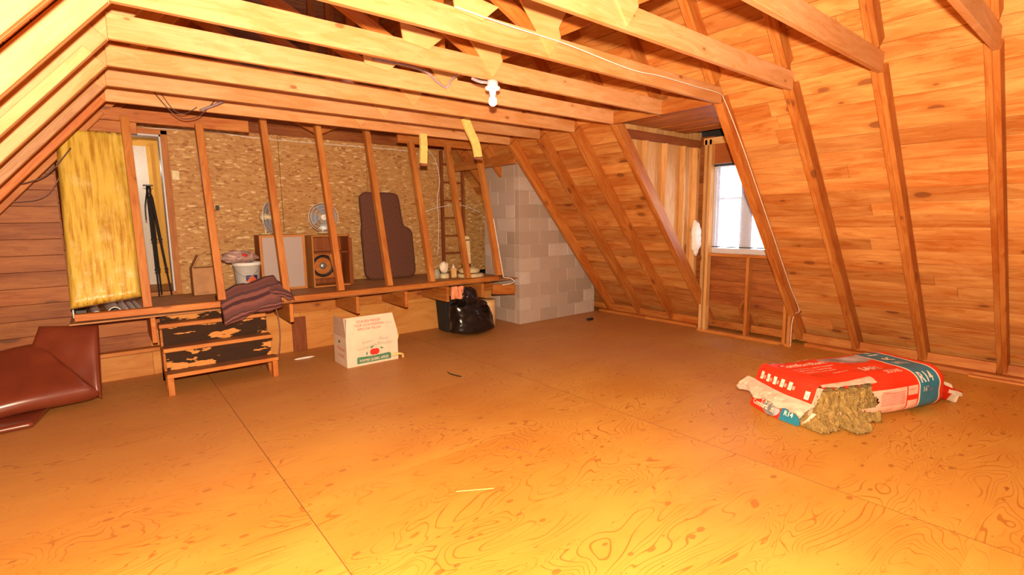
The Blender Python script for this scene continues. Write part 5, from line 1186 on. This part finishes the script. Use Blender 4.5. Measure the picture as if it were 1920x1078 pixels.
for i, s in enumerate(('4', '6', '8', '10', '12')): word(s, 0.034, ete2, 0.06 + i * 0.082 + 0.003, 0.25, squeeze=0.75, mat='blackprint', nm='size_number')
word('16', 0.036, ete2, 0.547, 0.22, squeeze=0.85, mat='blackprint', nm='size_number')
# crumpled white flap
def crumple(P0, nx, ny, name, seed, amp=0.02, th=0.002):
    bm = bmesh.new(); g = []
    for i in range(nx + 1):
        row = []
        for j in range(ny + 1):
            u, v = i / nx, j / ny; p, nrm = P0(u, v)
            n1 = noise.noise(V((u * 7 + seed, v * 3, seed))) ; n2 = abs(noise.noise(V((u * 15, v * 7 + seed, 3)))) ; env = min(1, v * 2.5)
            row.append(bm.verts.new(p + nrm * (amp * (n1 + 0.8 - 1.6 * n2) * env)))
        g.append(row)
    for i in range(nx):
        for j in range(ny): bm.faces.new((g[i][j], g[i + 1][j], g[i + 1][j + 1], g[i][j + 1]))
    bmesh.ops.solidify(bm, geom=bm.faces[:], thickness=th); return finish(bm, name, M['bagwhite'], wb, I4, smooth=True)
def flapP(u, v):
    a = -0.03 + u * (WID + 0.12); hi = 0.215 - 0.03 * (1 - u); zig = 0.03 * fbm((u * 9, 0, 0), 1.0, 4)
    lo = 0.120 + zig * 0.8 + 0.01 * u; b = hi + (lo - hi) * v
    if u < 0.18: b -= 0.05 * v * (0.18 - u) / 0.18
    p = end(a, b, 0.006 + 0.07 * math.sin(v * math.pi * 0.62)); return p, -EX
crumple(flapP, 60, 18, 'torn_flap', 3.0, 0.022)
def flap2P(u, v):
    a = 0.04 + 0.58 * u; s = S_SIDE + 0.075 + 0.055 * (1 - v) * (0.5 + 0.5 * u); p = surf(a, s, 0.006 + 0.01 * v); return p, V((0, 0, 1))
crumple(flap2P, 40, 6, 'torn_edge', 7.0, 0.008)
def flap3P(u, v):
    p0 = end(-0.01, 0.31 - 0.20 * u, 0.012); q = WA + EX * (0.09 - 0.09 * u) + EY * -0.03 + V((0, 0, 0.32 - 0.20 * u)); return p0.lerp(q, v * (0.4 + 0.5 * (1 - u))), -EY
crumple(flap3P, 24, 10, 'torn_corner', 9.0, 0.012)
# knotted end
def tailP(u, v):
    th = u * 2 * math.pi; r = (0.10 - 0.05 * v + 0.045 * math.sin(th * 5) * (0.3 + v)) ; return WA + EX * (LEN - 0.03 + 0.17 * v + 0.02 * math.sin(th * 3)) + EY * (0.24 + (0.18 - 0.10 * v) * math.cos(th) - 0.16 * v) + V((0, 0, max(0.006, 0.13 - 0.06 * v + r * 0.8 * math.sin(th)))), EX
bm = bmesh.new(); g = []
for i in range(48):
    row = []
    for j in range(9):
        p, _ = tailP(i / 48, j / 8); row.append(bm.verts.new(p + V((0, 0, 1)) * 0.012 * fbm((i * 0.5, j, 2), 0.7)))
    g.append(row)
for i in range(48):
    for j in range(8):
        f = bm.faces.new((g[i][j], g[(i + 1) % 48][j], g[(i + 1) % 48][j + 1], g[i][j + 1])); f.material_index = 1 if (i > 24 and j > 4) or (i % 11 < 3 and j > 2) else 0
bmesh.ops.solidify(bm, geom=bm.faces[:], thickness=0.003); finish(bm, 'knotted_end', [M['bagred'], M['bagwhite']], wb, I4, smooth=True)
# batts showing through the tear
def batt(name, x0, x1, y0, y1, z0, z1, seed, tilt=0.0):
    nx_, ny_, nz_ = 14, 22, 22; bm = bmesh.new(); bmesh.ops.create_cube(bm, size=1.0)
    bmesh.ops.subdivide_edges(bm, edges=bm.edges[:], cuts=26, use_grid_fill=True)
    for v in bm.verts:
        u = v.co + V((0.5, 0.5, 0.5)); x = x0 + (x1 - x0) * u.x + 0.11 * u.z * max(0.0, 1 - x0 / 0.5) ; y = y0 + (y1 - y0) * u.y + tilt * (1 - u.z) ** 2; z = z0 + (z1 - z0) * u.z
        q = V((x, y, z)); d = V((noise.noise(q * 22 + V((seed, 0, 0))), noise.noise(q * 22 + V((0, seed, 0))), noise.noise(q * 22 + V((0, 0, seed))))) * 0.013
        d += V((noise.noise(q * 60), noise.noise(q * 60 + V((3, seed, 1))), noise.noise(q * 60 + V((7, 2, 1))))) * 0.011
        d += V((0.3, 1, 0)) * 0.022 * noise.noise(q * 7 + V((seed, seed, 0)))
        c = V(((u.x - 0.5) ** 3, (u.y - 0.5) ** 3, (u.z - 0.5) ** 3)) * -0.10
        p = q + d + c; v.co = WA + EX * p.x + EY * p.y + V((0, 0, max(0.002, p.z)))
    return finish(bm, name, M['wool'], wb, I4, smooth=True)
batt('wool_batt', 0.00, 0.215, -0.01, 0.35, 0.0, 0.285, 1.0, -0.10)
batt('wool_batt', 0.235, 0.43, -0.03, 0.35, 0.0, 0.285, 4.0, -0.17)
batt('wool_batt', 0.455, 0.67, -0.02, 0.35, 0.0, 0.280, 8.0, -0.06)
